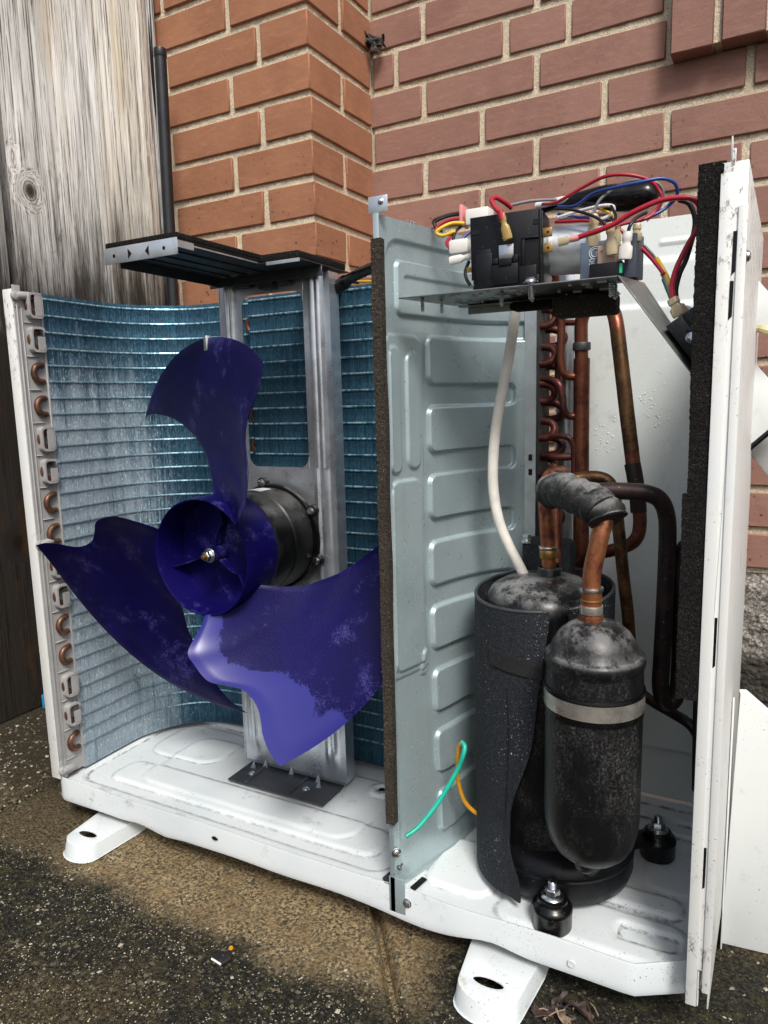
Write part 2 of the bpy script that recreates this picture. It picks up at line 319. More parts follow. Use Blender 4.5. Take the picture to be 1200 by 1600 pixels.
MT = dict(
 brick_red=mk_brick('mauve_red_brick', (.325,.180,.138), (.28,.150,.115), (.24,.125,.096)),
 brick_tan=mk_brick('orange_brown_brick', (.385,.178,.098), (.33,.150,.082), (.28,.124,.068)),
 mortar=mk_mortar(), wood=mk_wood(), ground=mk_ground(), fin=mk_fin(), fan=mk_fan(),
 pan=paint('white_enamel_pan', (.66,.70,.695), .36, tint=(.58,.63,.635), dirt_amt=1.0, crease=.9),
 white=paint('white_enamel', (.70,.73,.715), .36, tint=(.72,.74,.72), dirt_amt=.35, coat=.2),
 post=paint('cream_white_enamel', (.72,.725,.68), .42, tint=(.69,.71,.695), dirt_amt=.7, dirt=(.12,.09,.05), mildew=.85),
 inner=paint('pale_grey_enamel', (.74,.78,.745), .30, tint=(.70,.74,.71), dirt_amt=.4, drops=1),
 plastic=plain('grey_white_plastic', (.36,.355,.345), .5, var=.12),
 galv=mk_galv('galvanised_steel', (.66,.70,.75), .33),
 galv_dark=mk_galv('dark_stained_galvanised_steel', (.10,.105,.11), .48, .7, dirt=.8),
 galv_bright=mk_galv('bright_zinc_plate', (.70,.74,.76), .38, .8, dirt=.25),
 tray=mk_galv('speckled_zinc_tray', (.33,.34,.33), .34, .8, spang=140, dirt=.55),
 sheet=mk_part_sheet(),
 motor=mk_dusty_black('motor_black', (.0025,.0025,.0025), .35, .15, .33),
 black_paint=mk_dusty_black('scratched_black_paint', (.0045,.0045,.005), .8, 1.0, .38),
 jacket_top=mk_dusty_black('dusty_black_dome', (.005,.005,.0055), 1.0, .9, .28),
 felt=mk_felt(), foam=mk_foam('black_foam'), foam_old=mk_foam('frayed_brown_grey_foam', (.03,.025,.02), (.12,.10,.08), (.5,.45,.36)),
 rubber=plain('black_rubber', (.003,.003,.003), .26, var=.2, Specular_IOR_Level=.4), blackp=plain('black_plastic', (.006,.0065,.008), .38, var=.25, Specular_IOR_Level=.25),
 strap=plain('black_webbing', (.012,.012,.013), .8, bump=.9, bs=900),
 steel=plain('zinc_plated_steel', (.66,.68,.69), .25, 1, var=.3), band=plain('stainless_band', (.78,.74,.65), .3, .85, var=.4),
 copper=mk_copper('oxidised_copper', (.22,.075,.04), (.13,.04,.025), (.05,.02,.016)),
 copper_hot=mk_copper('heat_tinted_copper', (.46,.19,.075), (.25,.07,.045), (.055,.022,.024), .38, .75),
 brass_dark=mk_copper('dark_brown_copper', (.17,.09,.035), (.075,.035,.018), (.02,.012,.01)),
 black_pipe=mk_copper('black_brown_pipe', (.014,.008,.008), (.03,.013,.012), (.005,.004,.004), .42, .3),
 hairpin=mk_copper('brown_hairpin', (.20,.10,.06), (.11,.05,.03), (.05,.028,.02), .4, .6),
 tube_end=mk_copper('dark_copper_bend', (.16,.045,.032), (.06,.02,.016), (.02,.011,.01), .4, .6),
 insul=mk_dusty_black('taped_insulation', (.012,.014,.012), 1.0, .6, .6),
 hose=plain('cream_braided_hose', (.78,.75,.67), .7, var=.18, bump=.6, bs=700),
 red=plain('red_wire', (.42,.015,.035), .35, var=.25), blue=plain('blue_wire', (.015,.05,.23), .35), yellow=plain('yellow_wire', (.75,.50,.02), .4, var=.2),
 orange=plain('yellow_orange_wire', (.60,.28,.01), .4, var=.3), green=plain('green_wire', (.02,.16,.05), .4), teal=plain('teal_green_wire', (.01,.42,.30), .35, var=.3),
 blackw=plain('black_wire', (.01,.01,.012), .32), greyw=plain('grey_wire', (.22,.22,.23), .4), brown=plain('brown_wire', (.09,.035,.02), .4), whitew=plain('white_wire', (.72,.71,.70), .4, var=.12),
 conn=plain('white_nylon', (.78,.76,.70), .4, var=.1), brass=plain('brass_terminal', (.42,.24,.07), .35, .8, var=.4),
 capblue=plain('blue_grey_case', (.115,.15,.20), .4, var=.15), slate=plain('slate_blue_case', (.07,.085,.115), .42, var=.2), beige=plain('beige_case', (.52,.37,.27), .45, var=.12),
 pole=plain('black_painted_pipe', (.012,.013,.016), .38, var=.4), greenled=plain('green_mark', (.02,.5,.22), .4),
 pink=plain('pink_plastic', (.72,.28,.27), .45, var=.15), sticker=plain('white_sticker', (.8,.8,.78), .5, var=.05), print_white=plain('pale_print', (.62,.67,.72), .5, var=.05),
 blue_tag=plain('bright_blue_plastic', (.03,.26,.52), .45, var=.2), leaf=plain('dead_brown_leaf', (.055,.032,.024), .7, var=.6, bump=.5), leaf2=plain('pale_dead_leaf', (.32,.24,.16), .75, var=.4, bump=.5),
 leafgrey=plain('dark_withered_leaf', (.045,.038,.034), .8, var=.5, bump=.5), stone=plain('pale_pebble', (.42,.38,.29), .8, var=.7, bump=.4), stone2=plain('dark_pebble', (.10,.085,.05), .8, var=.6),
 chip=plain('black_chip', (.012,.011,.011), .5), yellowglue=plain('yellowed_glue', (.62,.54,.30), .6, var=.4),
)
def _clear():
    n = NT('clear_amber_sleeve')
    n.p.inputs['Transmission Weight'].default_value = .55
    return n.out((.74,.52,.16), .22, 0)
MT['sleeve'] = _clear()
def _clear2():
    n = NT('clear_plastic')
    n.p.inputs['Transmission Weight'].default_value = .45
    return n.out((.74,.63,.40), .20, 0)
MT['clear'] = _clear2()
def _fnd():
    n = NT('rough_foundation_concrete')
    g = n.noise(150, 4, .8); v = n.vor(120)
    col = n.mix(n.ramp(g, .36, .66), (.12,.11,.095), (.46,.43,.38))
    col = n.mix(n.ramp(v, .35, .12, 0, .7), col, (.60,.57,.50))
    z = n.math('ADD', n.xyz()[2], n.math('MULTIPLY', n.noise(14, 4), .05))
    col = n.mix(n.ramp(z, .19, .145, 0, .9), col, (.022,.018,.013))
    return n.out(col, .9, 0, n.bump(n.math('SUBTRACT', g, v), 1, .006))
MT['fnd'] = _fnd()

# ------------------------------------------------------------------ mesh helpers
class MB:
    def __init__(s): s.v = []; s.f = []
    def add(s, vs, fs):
        b = len(s.v); s.v += [Vector(p) for p in vs]; s.f += [tuple(i+b for i in f) for f in fs]; return s
    def box(s, a, b, rot=None, piv=None):
        x0,y0,z0 = a; x1,y1,z1 = b
        vs = [Vector(p) for p in ((x0,y0,z0),(x1,y0,z0),(x1,y1,z0),(x0,y1,z0),(x0,y0,z1),(x1,y0,z1),(x1,y1,z1),(x0,y1,z1))]
        if rot is not None:
            c = Vector(piv) if piv is not None else sum(vs, Vector())/8
            vs = [rot @ (p-c) + c for p in vs]
        return s.add(vs, ((0,3,2,1),(4,5,6,7),(0,1,5,4),(1,2,6,5),(2,3,7,6),(3,0,4,7)))
    def prism(s, pts, vec):
        n = len(pts); p = [Vector(q) for q in pts]; w = Vector(vec)
        return s.add(p + [q+w for q in p], [tuple(range(n))[::-1], tuple(range(n, 2*n))] + [(i, (i+1) % n, (i+1) % n+n, i+n) for i in range(n)])
    def tube(s, pts, r, seg=10, closed=False, cap=True):
        P = [Vector(p) for p in pts]; n = len(P); R = r if hasattr(r, '__len__') else [r]*n
        T = []
        for i in range(n):
            a = P[(i-1) % n] if (closed or i > 0) else P[i]; b = P[(i+1) % n] if (closed or i < n-1) else P[i]
            d = (b-a); T.append(d.normalized() if d.length > 1e-9 else Vector((0,0,1)))
        u = T[0].orthogonal().normalized(); vs = []
        for i in range(n):
            u = (u - T[i]*u.dot(T[i])); u = u.normalized() if u.length > 1e-9 else T[i].orthogonal().normalized()
            w = T[i].cross(u)
            for k in range(seg):
                a = 2*math.pi*k/seg; vs.append(P[i] + (u*math.cos(a)+w*math.sin(a))*R[i])
        fs = []
        for i in range(n if closed else n-1):
            j = (i+1) % n
            for k in range(seg):
                l = (k+1) % seg; fs.append((i*seg+k, i*seg+l, j*seg+l, j*seg+k))
        if cap and not closed: fs += [tuple(range(seg))[::-1], tuple((n-1)*seg+k for k in range(seg))]
        return s.add(vs, fs)
    def lathe(s, prof, c, axis='Z', seg=40, ang=(0, 2*math.pi)):
        full = abs(ang[1]-ang[0]-2*math.pi) < 1e-6; m = seg if full else seg+1; vs = []; c = Vector(c)
        for r, h in prof:
            for k in range(m):
                a = ang[0]+(ang[1]-ang[0])*k/seg; x, y = r*math.cos(a), r*math.sin(a)
                vs.append(c + (Vector((x,y,h)) if axis == 'Z' else Vector((x,h,y)) if axis == 'Y' else Vector((h,x,y))))
        fs = []
        for i in range(len(prof)-1):
            for k in range(seg):
                l = (k+1) % m; q = (i*m+k, i*m+l, (i+1)*m+l, (i+1)*m+k)
                fs.append(q if axis == 'Z' else q[::-1])
        return s.add(vs, fs)
    def grid(s, fn, nu, nv):
        vs = [fn(i/nu, j/nv) for j in range(nv+1) for i in range(nu+1)]
        return s.add(vs, [(j*(nu+1)+i, j*(nu+1)+i+1, (j+1)*(nu+1)+i+1, (j+1)*(nu+1)+i) for j in range(nv) for i in range(nu)])
    def mesh(s, name, mat, smooth=True, bevel=0, seg=2, merge=True, autosmooth=38, solid=0):
        bm = bmesh.new(); vs = [bm.verts.new(p) for p in s.v]
        for f in s.f:
            if len(set(f)) < 3: continue
            try: bm.faces.new([vs[i] for i in f])
            except ValueError: pass
        if merge: bmesh.ops.remove_doubles(bm, verts=bm.verts[:], dist=1e-6)
        if solid:
            bmesh.ops.recalc_face_normals(bm, faces=bm.faces[:])
            bmesh.ops.solidify(bm, geom=bm.faces[:], thickness=solid)
        if bevel:
            bmesh.ops.recalc_face_normals(bm, faces=bm.faces[:])
            ed = [e for e in bm.edges if len(e.link_faces) == 2 and e.calc_face_angle(0) > .5]
            bmesh.ops.bevel(bm, geom=ed, offset=bevel, segments=seg, profile=.5, affect='EDGES', clamp_overlap=True)
        bmesh.ops.recalc_face_normals(bm, faces=bm.faces[:])
        me = bpy.data.meshes.new(name); bm.to_mesh(me); bm.free()
        me.materials.append(MT[mat] if isinstance(mat, str) else mat)
        if smooth:
            for p in me.polygons: p.use_smooth = True
            try: me.set_sharp_from_angle(angle=rad(autosmooth))
            except Exception: pass
        return me
    def obj(s, name, mat, parent=None, **kw):
        return link(name, s.mesh(name, mat, **kw), parent)
BASE = {}
def link(name, me, parent=None, loc=None):
    o = bpy.data.objects.new(name, me); COL.objects.link(o)
    if loc is not None: o.location = loc
    if parent is not None:
        o.parent = parent
        w = BASE.get(parent.name)
        if w is not None: o.matrix_parent_inverse = w.inverted()
    BASE[o.name] = Matrix()
    return o
def thing(name, label, cat, loc=(0,0,0), rz=0, group=None):
    o = bpy.data.objects.new(name, None); COL.objects.link(o); o.empty_display_size = .05
    o.location = loc; o.rotation_euler = (0,0,rz)
    BASE[o.name] = Matrix.Translation(Vector(loc)) @ Matrix.Rotation(rz, 4, 'Z')
    return tag(o, label, cat, group)
def tag(o, label=None, cat=None, group=None, kind=None):
    for k, v in (('label', label), ('category', cat), ('group', group), ('kind', kind)):
        if v: o[k] = v
    return o
def smooth_path(pts, n=8, closed=False):                # Catmull-Rom through the points
    P = [Vector(p) for p in pts]; out = []; m = len(P)
    for i in range(m if closed else m-1):
        p0 = P[(i-1) % m] if (closed or i > 0) else P[i]*2-P[i+1]; p1 = P[i]; p2 = P[(i+1) % m]
        p3 = P[(i+2) % m] if (closed or i+2 < m) else p2*2-p1
        for k in range(n):
            t = k/n; out.append(.5*((2*p1)+(p2-p0)*t+(2*p0-5*p1+4*p2-p3)*t*t+(3*p1-p0-3*p2+p3)*t**3))
    if not closed: out.append(P[-1])
    return out
def sm(a, b, x):
    t = min(1, max(0, (x-a)/(b-a))); return t*t*(3-2*t)
def rbox(x, y, x0, x1, y0, y1, r):                      # signed distance to a rounded rectangle
    cx, cy, hx, hy = (x0+x1)/2, (y0+y1)/2, (x1-x0)/2-r, (y1-y0)/2-r
    qx, qy = abs(x-cx)-hx, abs(y-cy)-hy
    return math.hypot(max(qx,0), max(qy,0)) + min(max(qx,qy),0) - r

# ------------------------------------------------------------------ ground
GZ = -0.034
def ground_bed():
    m = MB(); s = 300
    m.add([(-s,-s,GZ-.02),(s,-s,GZ-.02),(s,s,GZ-.02),(-s,s,GZ-.02)], [(0,1,2,3)])
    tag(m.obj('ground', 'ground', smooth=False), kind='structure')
ground_bed()
def slab(x0, x1, y0, y1, sk0, sk1, nx, ny, fine=True):   # a paving slab with an uneven broom-worn face and rounded arrises
    def fn(u, v):
        y = y0+(y1-y0)*v; a = x0+sk0*(y+.03); b = x1+sk1*(y+.03); x = a+(b-a)*u
        e = min((x-a), (b-x), y-y0, y1-y)
        h = noise.noise((x*14, y*14, 0))*.0016 + noise.noise((x*70, y*70, 3))*.0011 + (noise.noise((x*190, y*190, 7))*.0009 if fine else 0)
        edge = .012*(1-sm(0, .007+.004*noise.noise((x*30, y*30, 1)), e))
        return Vector((x, y, GZ + h - edge))
    m = MB().grid(fn, nx, ny)
    n = len(m.v); nx1 = nx+1
    ring = [i for i in range(nx1)] + [j*nx1+nx for j in range(1, ny+1)] + [ny*nx1+i for i in range(nx-1, -1, -1)] + [j*nx1 for j in range(ny-1, 0, -1)]
    low = [m.v[i]+Vector((0,0,-.03)) for i in ring]
    m.v += low; k = len(ring)
    m.f += [(ring[i], ring[(i+1) % k], n+(i+1) % k, n+i) for i in range(k)]
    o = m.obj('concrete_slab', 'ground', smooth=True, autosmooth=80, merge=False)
    return tag(o, kind='structure')
# joint between the two front slabs runs (0.506, 0.02) -> (0.594, -0.10)
slab(-.097, .553, -1.05, .06, -.0, -.74, 260, 400)
slab(.561, 1.5, -1.05, .615, -.74, 0, 220, 330)
slab(-.097, .482, .068, .40, 0, -.74, 120, 70, False)
slab(-.56, -.104, -1.05, .60, 0, 0, 110, 260, False)
slab(1.507, 3.6, -1.05, .615, 0, 0, 60, 40, False)
slab(-.36, 3.6, -3.2, -1.06, 0, 0, 120, 60, False)
def pebbles(name, mat, n, box, rs, seed, embed=.35):
    rn = random.Random(seed); m = MB()
    for i in range(n):
        x, y = rn.uniform(box[0], box[1]), rn.uniform(box[2], box[3])
        r = rn.uniform(*rs)*rn.choice((1, 1, 1, 1.5)); a = rn.uniform(0, 6.28); e = rn.uniform(.55, 1)
        ca, sa = math.cos(a)*r, math.sin(a)*r; z = GZ + r*.1*rn.random()
        t = r*rn.uniform(.35, .7)
        j = lambda: rn.uniform(.75, 1.2)
        vs = [(x+ca*j(), y+sa*j(), z), (x-sa*e*j(), y+ca*e*j(), z), (x-ca*j(), y-sa*j(), z), (x+sa*e*j(), y-ca*e*j(), z), (x+rn.uniform(-.3,.3)*r, y+rn.uniform(-.3,.3)*r, z+t)]
        m.add(vs, [(0,1,4),(1,2,4),(2,3,4),(3,0,4)])
    return tag(m.obj(name, mat, smooth=False, merge=False), kind='stuff')
pebbles('pebbles', 'stone', 11000, (-.1, 1.15, -.38, -.06), (.0004, .0012), 1)
pebbles('pebbles', 'stone', 350, (-.1, 1.15, -.38, -.03), (.0012, .0026), 9)
pebbles('pebbles', 'stone2', 5000, (-.1, 1.15, -.36, .03), (.001, .003), 2)
pebbles('pebbles', 'stone2', 1400, (-.35, -.09, -.25, .5), (.0012, .004), 3)
pebbles('pebbles', 'stone', 700, (.86, 1.4, .05, .6), (.0015, .004), 4)
pebbles('pebbles', 'stone', 800, (-.35, -.09, -.25, .5), (.001, .003), 6)

# ------------------------------------------------------------------ brickwork (wall frame: x along the wall, -y towards the yard)
WO, WR = Vector((.2204, .62, 0)), -.025
CZ, CH, BH, BL, JT = 1.045, .064, .0528, .1925, .0112
K0, K1 = -12, 9
_bm_cache = {}
def brick_mesh(L, D, H, mat):
    key = (round(L,3), round(D,3), round(H,3), mat, random.randrange(3))
    if key not in _bm_cache:
        m = MB().box((-L/2,-D/2,-H/2), (L/2,D/2,H/2))
        for v in m.v: v += Vector((random.uniform(-1,1)*.0007, random.uniform(-1,1)*.0005, random.uniform(-1,1)*.0007))
        _bm_cache[key] = m.mesh('brick', mat, bevel=.0016, seg=1, merge=False)
    return _bm_cache[key]
def lay(parent, L, D, H, c, mat, name='brick'):
    o = bpy.data.objects.new(name, brick_mesh(L, D, H, mat)); COL.objects.link(o); o.parent = parent
    o.location = Vector(c) + Vector((random.uniform(-.0006,.0006), random.uniform(-.0009,.0009), random.uniform(-.0006,.0006)))
    o.rotation_euler = (random.uniform(-.004,.004), random.uniform(-.003,.003), random.uniform(-.004,.004))
    return o
wall = thing('brick_wall', 'long mauve red brick wall with sandy mortar joints behind the machine', 'wall', WO, WR)
pil = thing('brick_pillar', 'orange brown brick pier jutting out beside the wooden boards', 'pillar', WO, WR)
def local(o, parent): o.parent = parent; o.matrix_parent_inverse = Matrix(); return o
def mortar_face(name, parent, org, du, dv, nu, nv, nrm, back):
    org, du, dv, nrm = Vector(org), Vector(du), Vector(dv), Vector(nrm)
    def fn(u, v):
        p = org+du*u+dv*v
        h = noise.noise(p*210)*.0011 + noise.noise(p*75)*.0010
        if u in (0,1) or v in (0,1): h = 0
        return p + nrm*h
    o = MB().grid(fn, nu, nv).obj(name, 'mortar', merge=False, autosmooth=80); return local(o, parent)
ZB, ZT = CZ+K0*CH, CZ+K1*CH
REC = .0046
mortar_face('mortar', wall, (0, REC, ZB+.3), (.98, 0, 0), (0, 0, ZT-ZB-.3), 260, 300, (0,-1,0), .08)
o = MB().box((-.6,REC+.002,ZB-.003), (2.6,.11,ZT)).obj('mortar', 'mortar', smooth=False); local(o, wall)
mortar_face('mortar', pil, (-.50, -.203+REC, ZB+.36), (.50-REC, 0, 0), (0, 0, ZT-ZB-.36), 160, 220, (0,-1,0), .2)
mortar_face('mortar', pil, (-REC, -.203+REC, ZB+.36), (0, .203, 0), (0, 0, ZT-ZB-.36), 66, 220, (1,0,0), .2)
o = MB().box((-.505,-.203+REC+.002,ZB-.003), (-REC-.002,-.003,ZT)).obj('mortar', 'mortar', smooth=False); local(o, pil)
XR = 2.45
for k in range(K0, K1):
    z = CZ + k*CH + CH/2
    if k % 2 == 0: J = [-.6] + [-.1010] + [.1030+.2035*i for i in range(13)]
    elif k == 1: J = [-.6, -.005, .048, .2538, .3573] + [.5608+.2035*i for i in range(11)]
    else: J = [-.6, -.005] + [.2120+.2035*i for i in range(12)]
    for a, b in zip(J[1:], J[2:]):
        if b > XR: break
        if k >= 0 and a > .40 and b < .95: continue                    # the sill stands here
        if k >= 0 and a < .515 < b-.02: b = .505
        lay(wall, b-a-JT, .09, BH, ((a+b)/2, .045, z), 'brick_red')
    # pier: front face, then its right return
    fj = [0, -.163, -.3665, -.50] if k % 2 == 0 else [0, -.1003, -.309, -.50]
    for i, (a, b) in enumerate(zip(fj, fj[1:])):
        x1 = a if i == 0 else a-JT/2; x0 = b+JT/2 if b > -.5 else b
        if i == 0 and k % 2 == 1:    lay(pil, x1-x0, .203-.006, BH, ((x0+x1)/2, -.203/2-.003, z), 'brick_tan')   # header shows full length on the return
        else: lay(pil, x1-x0, .095, BH, ((x0+x1)/2, -.203+.0475, z), 'brick_tan')
    if k % 2 == 0: lay(pil, .095, .203-.095-JT-.006, BH, (-.0475, -.203+.095+JT+(.203-.095-JT-.006)/2, z), 'brick_tan')
# projecting sill of bricks on end
o = MB().box((.5165,-.026,CZ-.001), (.93,.05,ZT)).obj('sill_mortar', 'mortar', smooth=False); local(o, wall)
for i in range(6):
    x = .5155 + i*.0660
    lay(wall, .0565, .09, .19, (x+.0283, .012, CZ-.004+.095), 'brick_red', 'sill_brick')
    lay(wall, .0565, .09, .19, (x+.0283, .012, CZ-.004+.095+.2), 'brick_red', 'sill_brick')
def foundation():
    def fn(u, v):
        p = Vector((u*3.1-.6, 0, GZ-.03 + (ZB-.004-GZ+.03)*v))
        h = noise.noise(p*60)*.004 + noise.noise(p*150)*.0035
        return p + Vector((0, -h - .004 + .012*sm(.93, 1, v), 0))
    m = MB().grid(fn, 900, 90)
    m.box((-.6,.012,GZ-.03), (2.5,.12,ZB-.005))
    tag(local(m.obj('foundation', 'fnd', merge=False, autosmooth=80), wall))
foundation()
o = MB().box((-.5,-.2,GZ-.03), (-.004,-.005,ZB-.005)).obj('foundation', 'fnd', smooth=False); local(o, pil)

# ------------------------------------------------------------------ wooden fence
fence = thing('wooden_fence', 'weathered grey wooden fence boards with knots and feet dark with moisture and painted shade', 'fence', (-.37, .2, GZ))
def board(p0, p1, th, z0, z1, seed, tone=.3):
    rn = random.Random(seed); a, b = Vector((p0[0], p0[1], 0)), Vector((p1[0], p1[1], 0)); d = (b-a).normalized(); nrm = Vector((d.y, -d.x, 0))
    nu, nv = 8, 60
    def face(off):
        def fn(u, v):
            z = z0+(z1-z0)*v; edge = (noise.noise((z*6+seed*9, seed, 1))*.0022 + noise.noise((z*40, seed, 5))*.0008)
            uu = u
            p = a+(b-a)*uu + Vector((0,0,z))
            if u == 0: p -= d*edge
            if u == 1: p += d*edge
            cup = .0018*math.cos((u-.5)*math.pi) + noise.noise((u*3, z*2.2, seed))*.0012
            rnd = .0025 if u in (0,1) else 0
            return p + nrm*((off+cup-rnd) if off > 0 else off)
        return fn
    m = MB().grid(face(th), nu, nv); n1 = len(m.v); m.grid(face(0), nu, nv)
    w = nu+1
    ring = [i for i in range(w)] + [j*w+nu for j in range(1, nv+1)] + [nv*w+i for i in range(nu-1, -1, -1)] + [j*w for j in range(nv-1, 0, -1)]
    m.f += [(ring[i], ring[(i+1) % len(ring)], n1+ring[(i+1) % len(ring)], n1+ring[i]) for i in range(len(ring))]
    o = m.obj('board', 'wood', fence, autosmooth=60); o['tone'] = float(tone); return o
# side run (facing +x), then the short return in front of the pier (facing the yard)
ys = [-.74, -.60, -.46, -.32, -.178, -.036, .106, .283]
for i in range(len(ys)-1): board((-.392, ys[i]+.002), (-.392, ys[i+1]-.002), .019, GZ+.004, 1.62, 20+i)
board((-.366, .291), (-.366, .404), .021, GZ+.003, 1.62, 31, .40)
board((-.3915, .408), (-.2250, .404), .016, GZ+.003, 1.62, 33, .66)
board((-.2180, .397), (-.106, .397), .021, GZ+.003, 1.62, 35, 1.0)
for y0, y1 in ((-.74,-.5),(-.495,-.25),(-.245,0),(.005,.42)): board((-.412, y0), (-.412, y1), .018, GZ+.006, 1.62, 50+int(y0*40))
board((-.25, .412), (-.10, .412), .006, GZ+.006, 1.62, 71)
for z in (.25, 1.2):
    MB().box((-.455,-.74,z), (-.414,.40,z+.09)).obj('rail', 'wood', fence, bevel=.002)

# ------------------------------------------------------------------ black pipe between fence and pier
pole = thing('metal_pole', 'thin black metal pipe standing upright between boards and brick pier', 'pole', (-.0655, .36, GZ))
pt = at(250, 78, .36); pb = at(270.5, 470, .36); dirv = (pb-pt).normalized(); pe = pt + dirv*((pt.z-GZ)/-dirv.z)
R0 = .0100
MB().tube([pt+(pe-pt)*(i/40) for i in range(41)], R0, 20, cap=False).obj('pipe', 'pole', pole)
u = dirv.orthogonal().normalized()
MB().tube([pt-dirv*.0015, pt+dirv*.012], R0+.0008, 20).obj('end_cap', 'pole', pole, bevel=.001)

# ------------------------------------------------------------------ the opened air conditioner
AC = thing('air_conditioner', 'opened white outdoor air conditioner with blue fan, coil and compressor exposed', 'air conditioner', (.43, .15, GZ))
FZ, RIM = .026, .0335
OUT = [(.004,.012),(.010,.004),(.02,0)] + [(.02+.77*i/60, 0) for i in range(1, 60)] + [(.79,.0),(.80,.001),(.842,.026),(.853,.036),(.8535,.05)] + [(.8535,.05+.25*i/10) for i in range(1, 11)] + [(.845,.31),(.02,.31),(.0,.29),(0,.05),(.001,.024)]
def skirt_low(x, y):                                    # scalloped lower edge of the front skirt
    if y > .06: return .004
    b = .0
    for c, w, d in ((.10,.03,.001),(.165,.02,.003),(.215,.02,-.003),(.33,.05,.0015),(.47,.05,.002),(.585,.045,-.005),(.66,.028,.006),(.74,.05,.001)):
        b += d*math.exp(-((x-c)/w)**2)
    return b
def rim_h(x, y):
    b = 0
    for c, w, d in ((.055,.03,.003),(.14,.03,-.003),(.27,.04,.002),(.41,.04,-.002),(.555,.035,.004),(.63,.03,-.003),(.72,.04,.003),(.80,.03,-.001)):
        b += d*math.exp(-((x-c)/w)**2)
    return RIM + b*.45
def pan_floor(x, y):
    z = FZ
    d = rbox(x, y, .02, .53, .022, .245, .03); z += -.0045*sm(.004, -.004, d)
    d = rbox(x, y, .06, .50, .045, .10, .02); z += .0035*sm(.003, -.004, d)
    d = rbox(x, y, .105, .46, .056, .20, .03); z += .0025*sm(.003, -.004, d)
    d = rbox(x, y, .05, .18, .13, .23, .03); z += .003*sm(.003, -.003, d)
    d = rbox(x, y, .57, .645, .03, .12, .02); z += .004*sm(.003, -.004, d)
    d = rbox(x, y, .66, .84, .012, .075, .02); z += .0035*sm(.003, -.004, d)
    d = rbox(x, y, .775, .835, .035, .06, .008); z += -.0045*sm(.002, -.003, d)
    d = rbox(x, y, .73, .83, .085, .115, .012); z += .005*sm(.003, -.004, d)
    d = rbox(x, y, .79, .845, .125, .20, .02); z += .002*sm(.003, -.004, d)
    for yy in (.232, .252, .275): z += .006*sm(yy, yy+.003, y)*(1 if x > .6 else 0)
    dd = math.hypot(x-.441, y-.178); z += .0035*sm(.020, .014, dd) - .004*sm(.0095, .007, dd)
    return z + noise.noise((x*18, y*18, 2))*.0007
def base_pan():
    m = MB(); nx, ny = 300, 110
    def inset(y): return 0
    def fn(u, v):
        y = .0025+.305*v
        xl = .003 if y > .02 else .003+.018*(1-math.sqrt(max(0, 1-((.02-y)/.02)**2)))
        xr = .851 if y > .036 else .79+.061*((y-.001)/.036)**.9
        x = xl+(xr-xl)*u
        return Vector((x, y, pan_floor(x, y)))
    m.grid(fn, nx, ny)
    n = len(OUT); cyc = range(n)
    rows = []
    for i, (x, y) in enumerate(OUT):
        a = OUT[i-1]; b = OUT[(i+1) % n]; t = Vector((b[0]-a[0], b[1]-a[1], 0)).normalized(); nr = Vector((t.y, -t.x, 0))
        p = Vector((x, y, 0)); top = rim_h(x, y); low = skirt_low(x, y); q = p-nr*.004
        fz = pan_floor(q.x, q.y)
        rows.append([p+Vector((0,0,low))-nr*.001, p+Vector((0,0,low)), p+Vector((0,0,low+.005))+nr*.0012, p+Vector((0,0,low+.010)), p+Vector((0,0,top-.002)), p-nr*.0008+Vector((0,0,top)), p-nr*.0026+Vector((0,0,top-.0006)), p-nr*.0034+Vector((0,0,fz+.002)), q-nr*.004+Vector((0,0,fz-.001))])
    b0 = len(m.v)
    for r in rows: m.v += r
    w = len(rows[0])
    for i in cyc:
        j = (i+1) % n
        for k in range(w-1): m.f.append((b0+i*w+k, b0+j*w+k, b0+j*w+k+1, b0+i*w+k+1))
    return m.obj('base_pan', 'pan', AC, autosmooth=50)
PAN = base_pan()
def foot(cx, w, lab=None):
    m = MB(); y0 = -.056
    prof = []
    for i in range(13):
        a = math.pi*i/12; prof.append((cx-w/2*math.cos(a), y0+w*.35-w*.35*math.sin(a)))
    outl = prof + [(cx+w/2+.006, .02), (cx+w/2+.006, .34), (cx-w/2-.006, .34), (cx-w/2-.006, .02)]
    hole = [(cx-.002+.0125*math.cos(a)*1.25, y0+.026+.0058*math.sin(a)) for a in [2*math.pi*i/20 for i in range(20)]]
    zt = -.012
    bm = bmesh.new()
    def ringv(pts, z): return [bm.verts.new((x, y, z)) for x, y in pts]
    a = ringv(outl, zt); h = ringv(hole, zt); ah = a+h
    from mathutils.geometry import tessellate_polygon
    for t3 in tessellate_polygon([[Vector((x, y, 0)) for x, y in outl], [Vector((x, y, 0)) for x, y in hole]]):
        try: bm.faces.new([ah[i] for i in t3])
        except ValueError: pass
    low = ringv([(x+(x-cx)*.07, y-(.004 if y < 0 else 0)) for x, y in outl], GZ+.0022); flg = ringv([(x+(x-cx)*.10, y-(.006 if y < 0 else 0)) for x, y in outl], GZ+.0016)
    hl = ringv(hole, zt-.0018)
    for p, q in ((a, low), (low, flg), (h, hl)):
        for i in range(len(p)): bm.faces.new((p[i], p[(i+1) % len(p)], q[(i+1) % len(q)], q[i]))
    bmesh.ops.recalc_face_normals(bm, faces=bm.faces[:])
    bmesh.ops.bevel(bm, geom=[e for e in bm.edges if len(e.link_faces) == 2 and e.calc_face_angle(0) > .6], offset=.0022, segments=2, profile=.5, affect='EDGES', clamp_overlap=True)
    me = bpy.data.meshes.new('mounting_foot'); bm.to_mesh(me); bm.free(); me.materials.append(MT['pan'])
    for p in me.polygons: p.use_smooth = True
    me.set_sharp_from_angle(angle=rad(50))
    return link('mounting_foot', me, AC)
foot(.104, .052); foot(.670, .062)
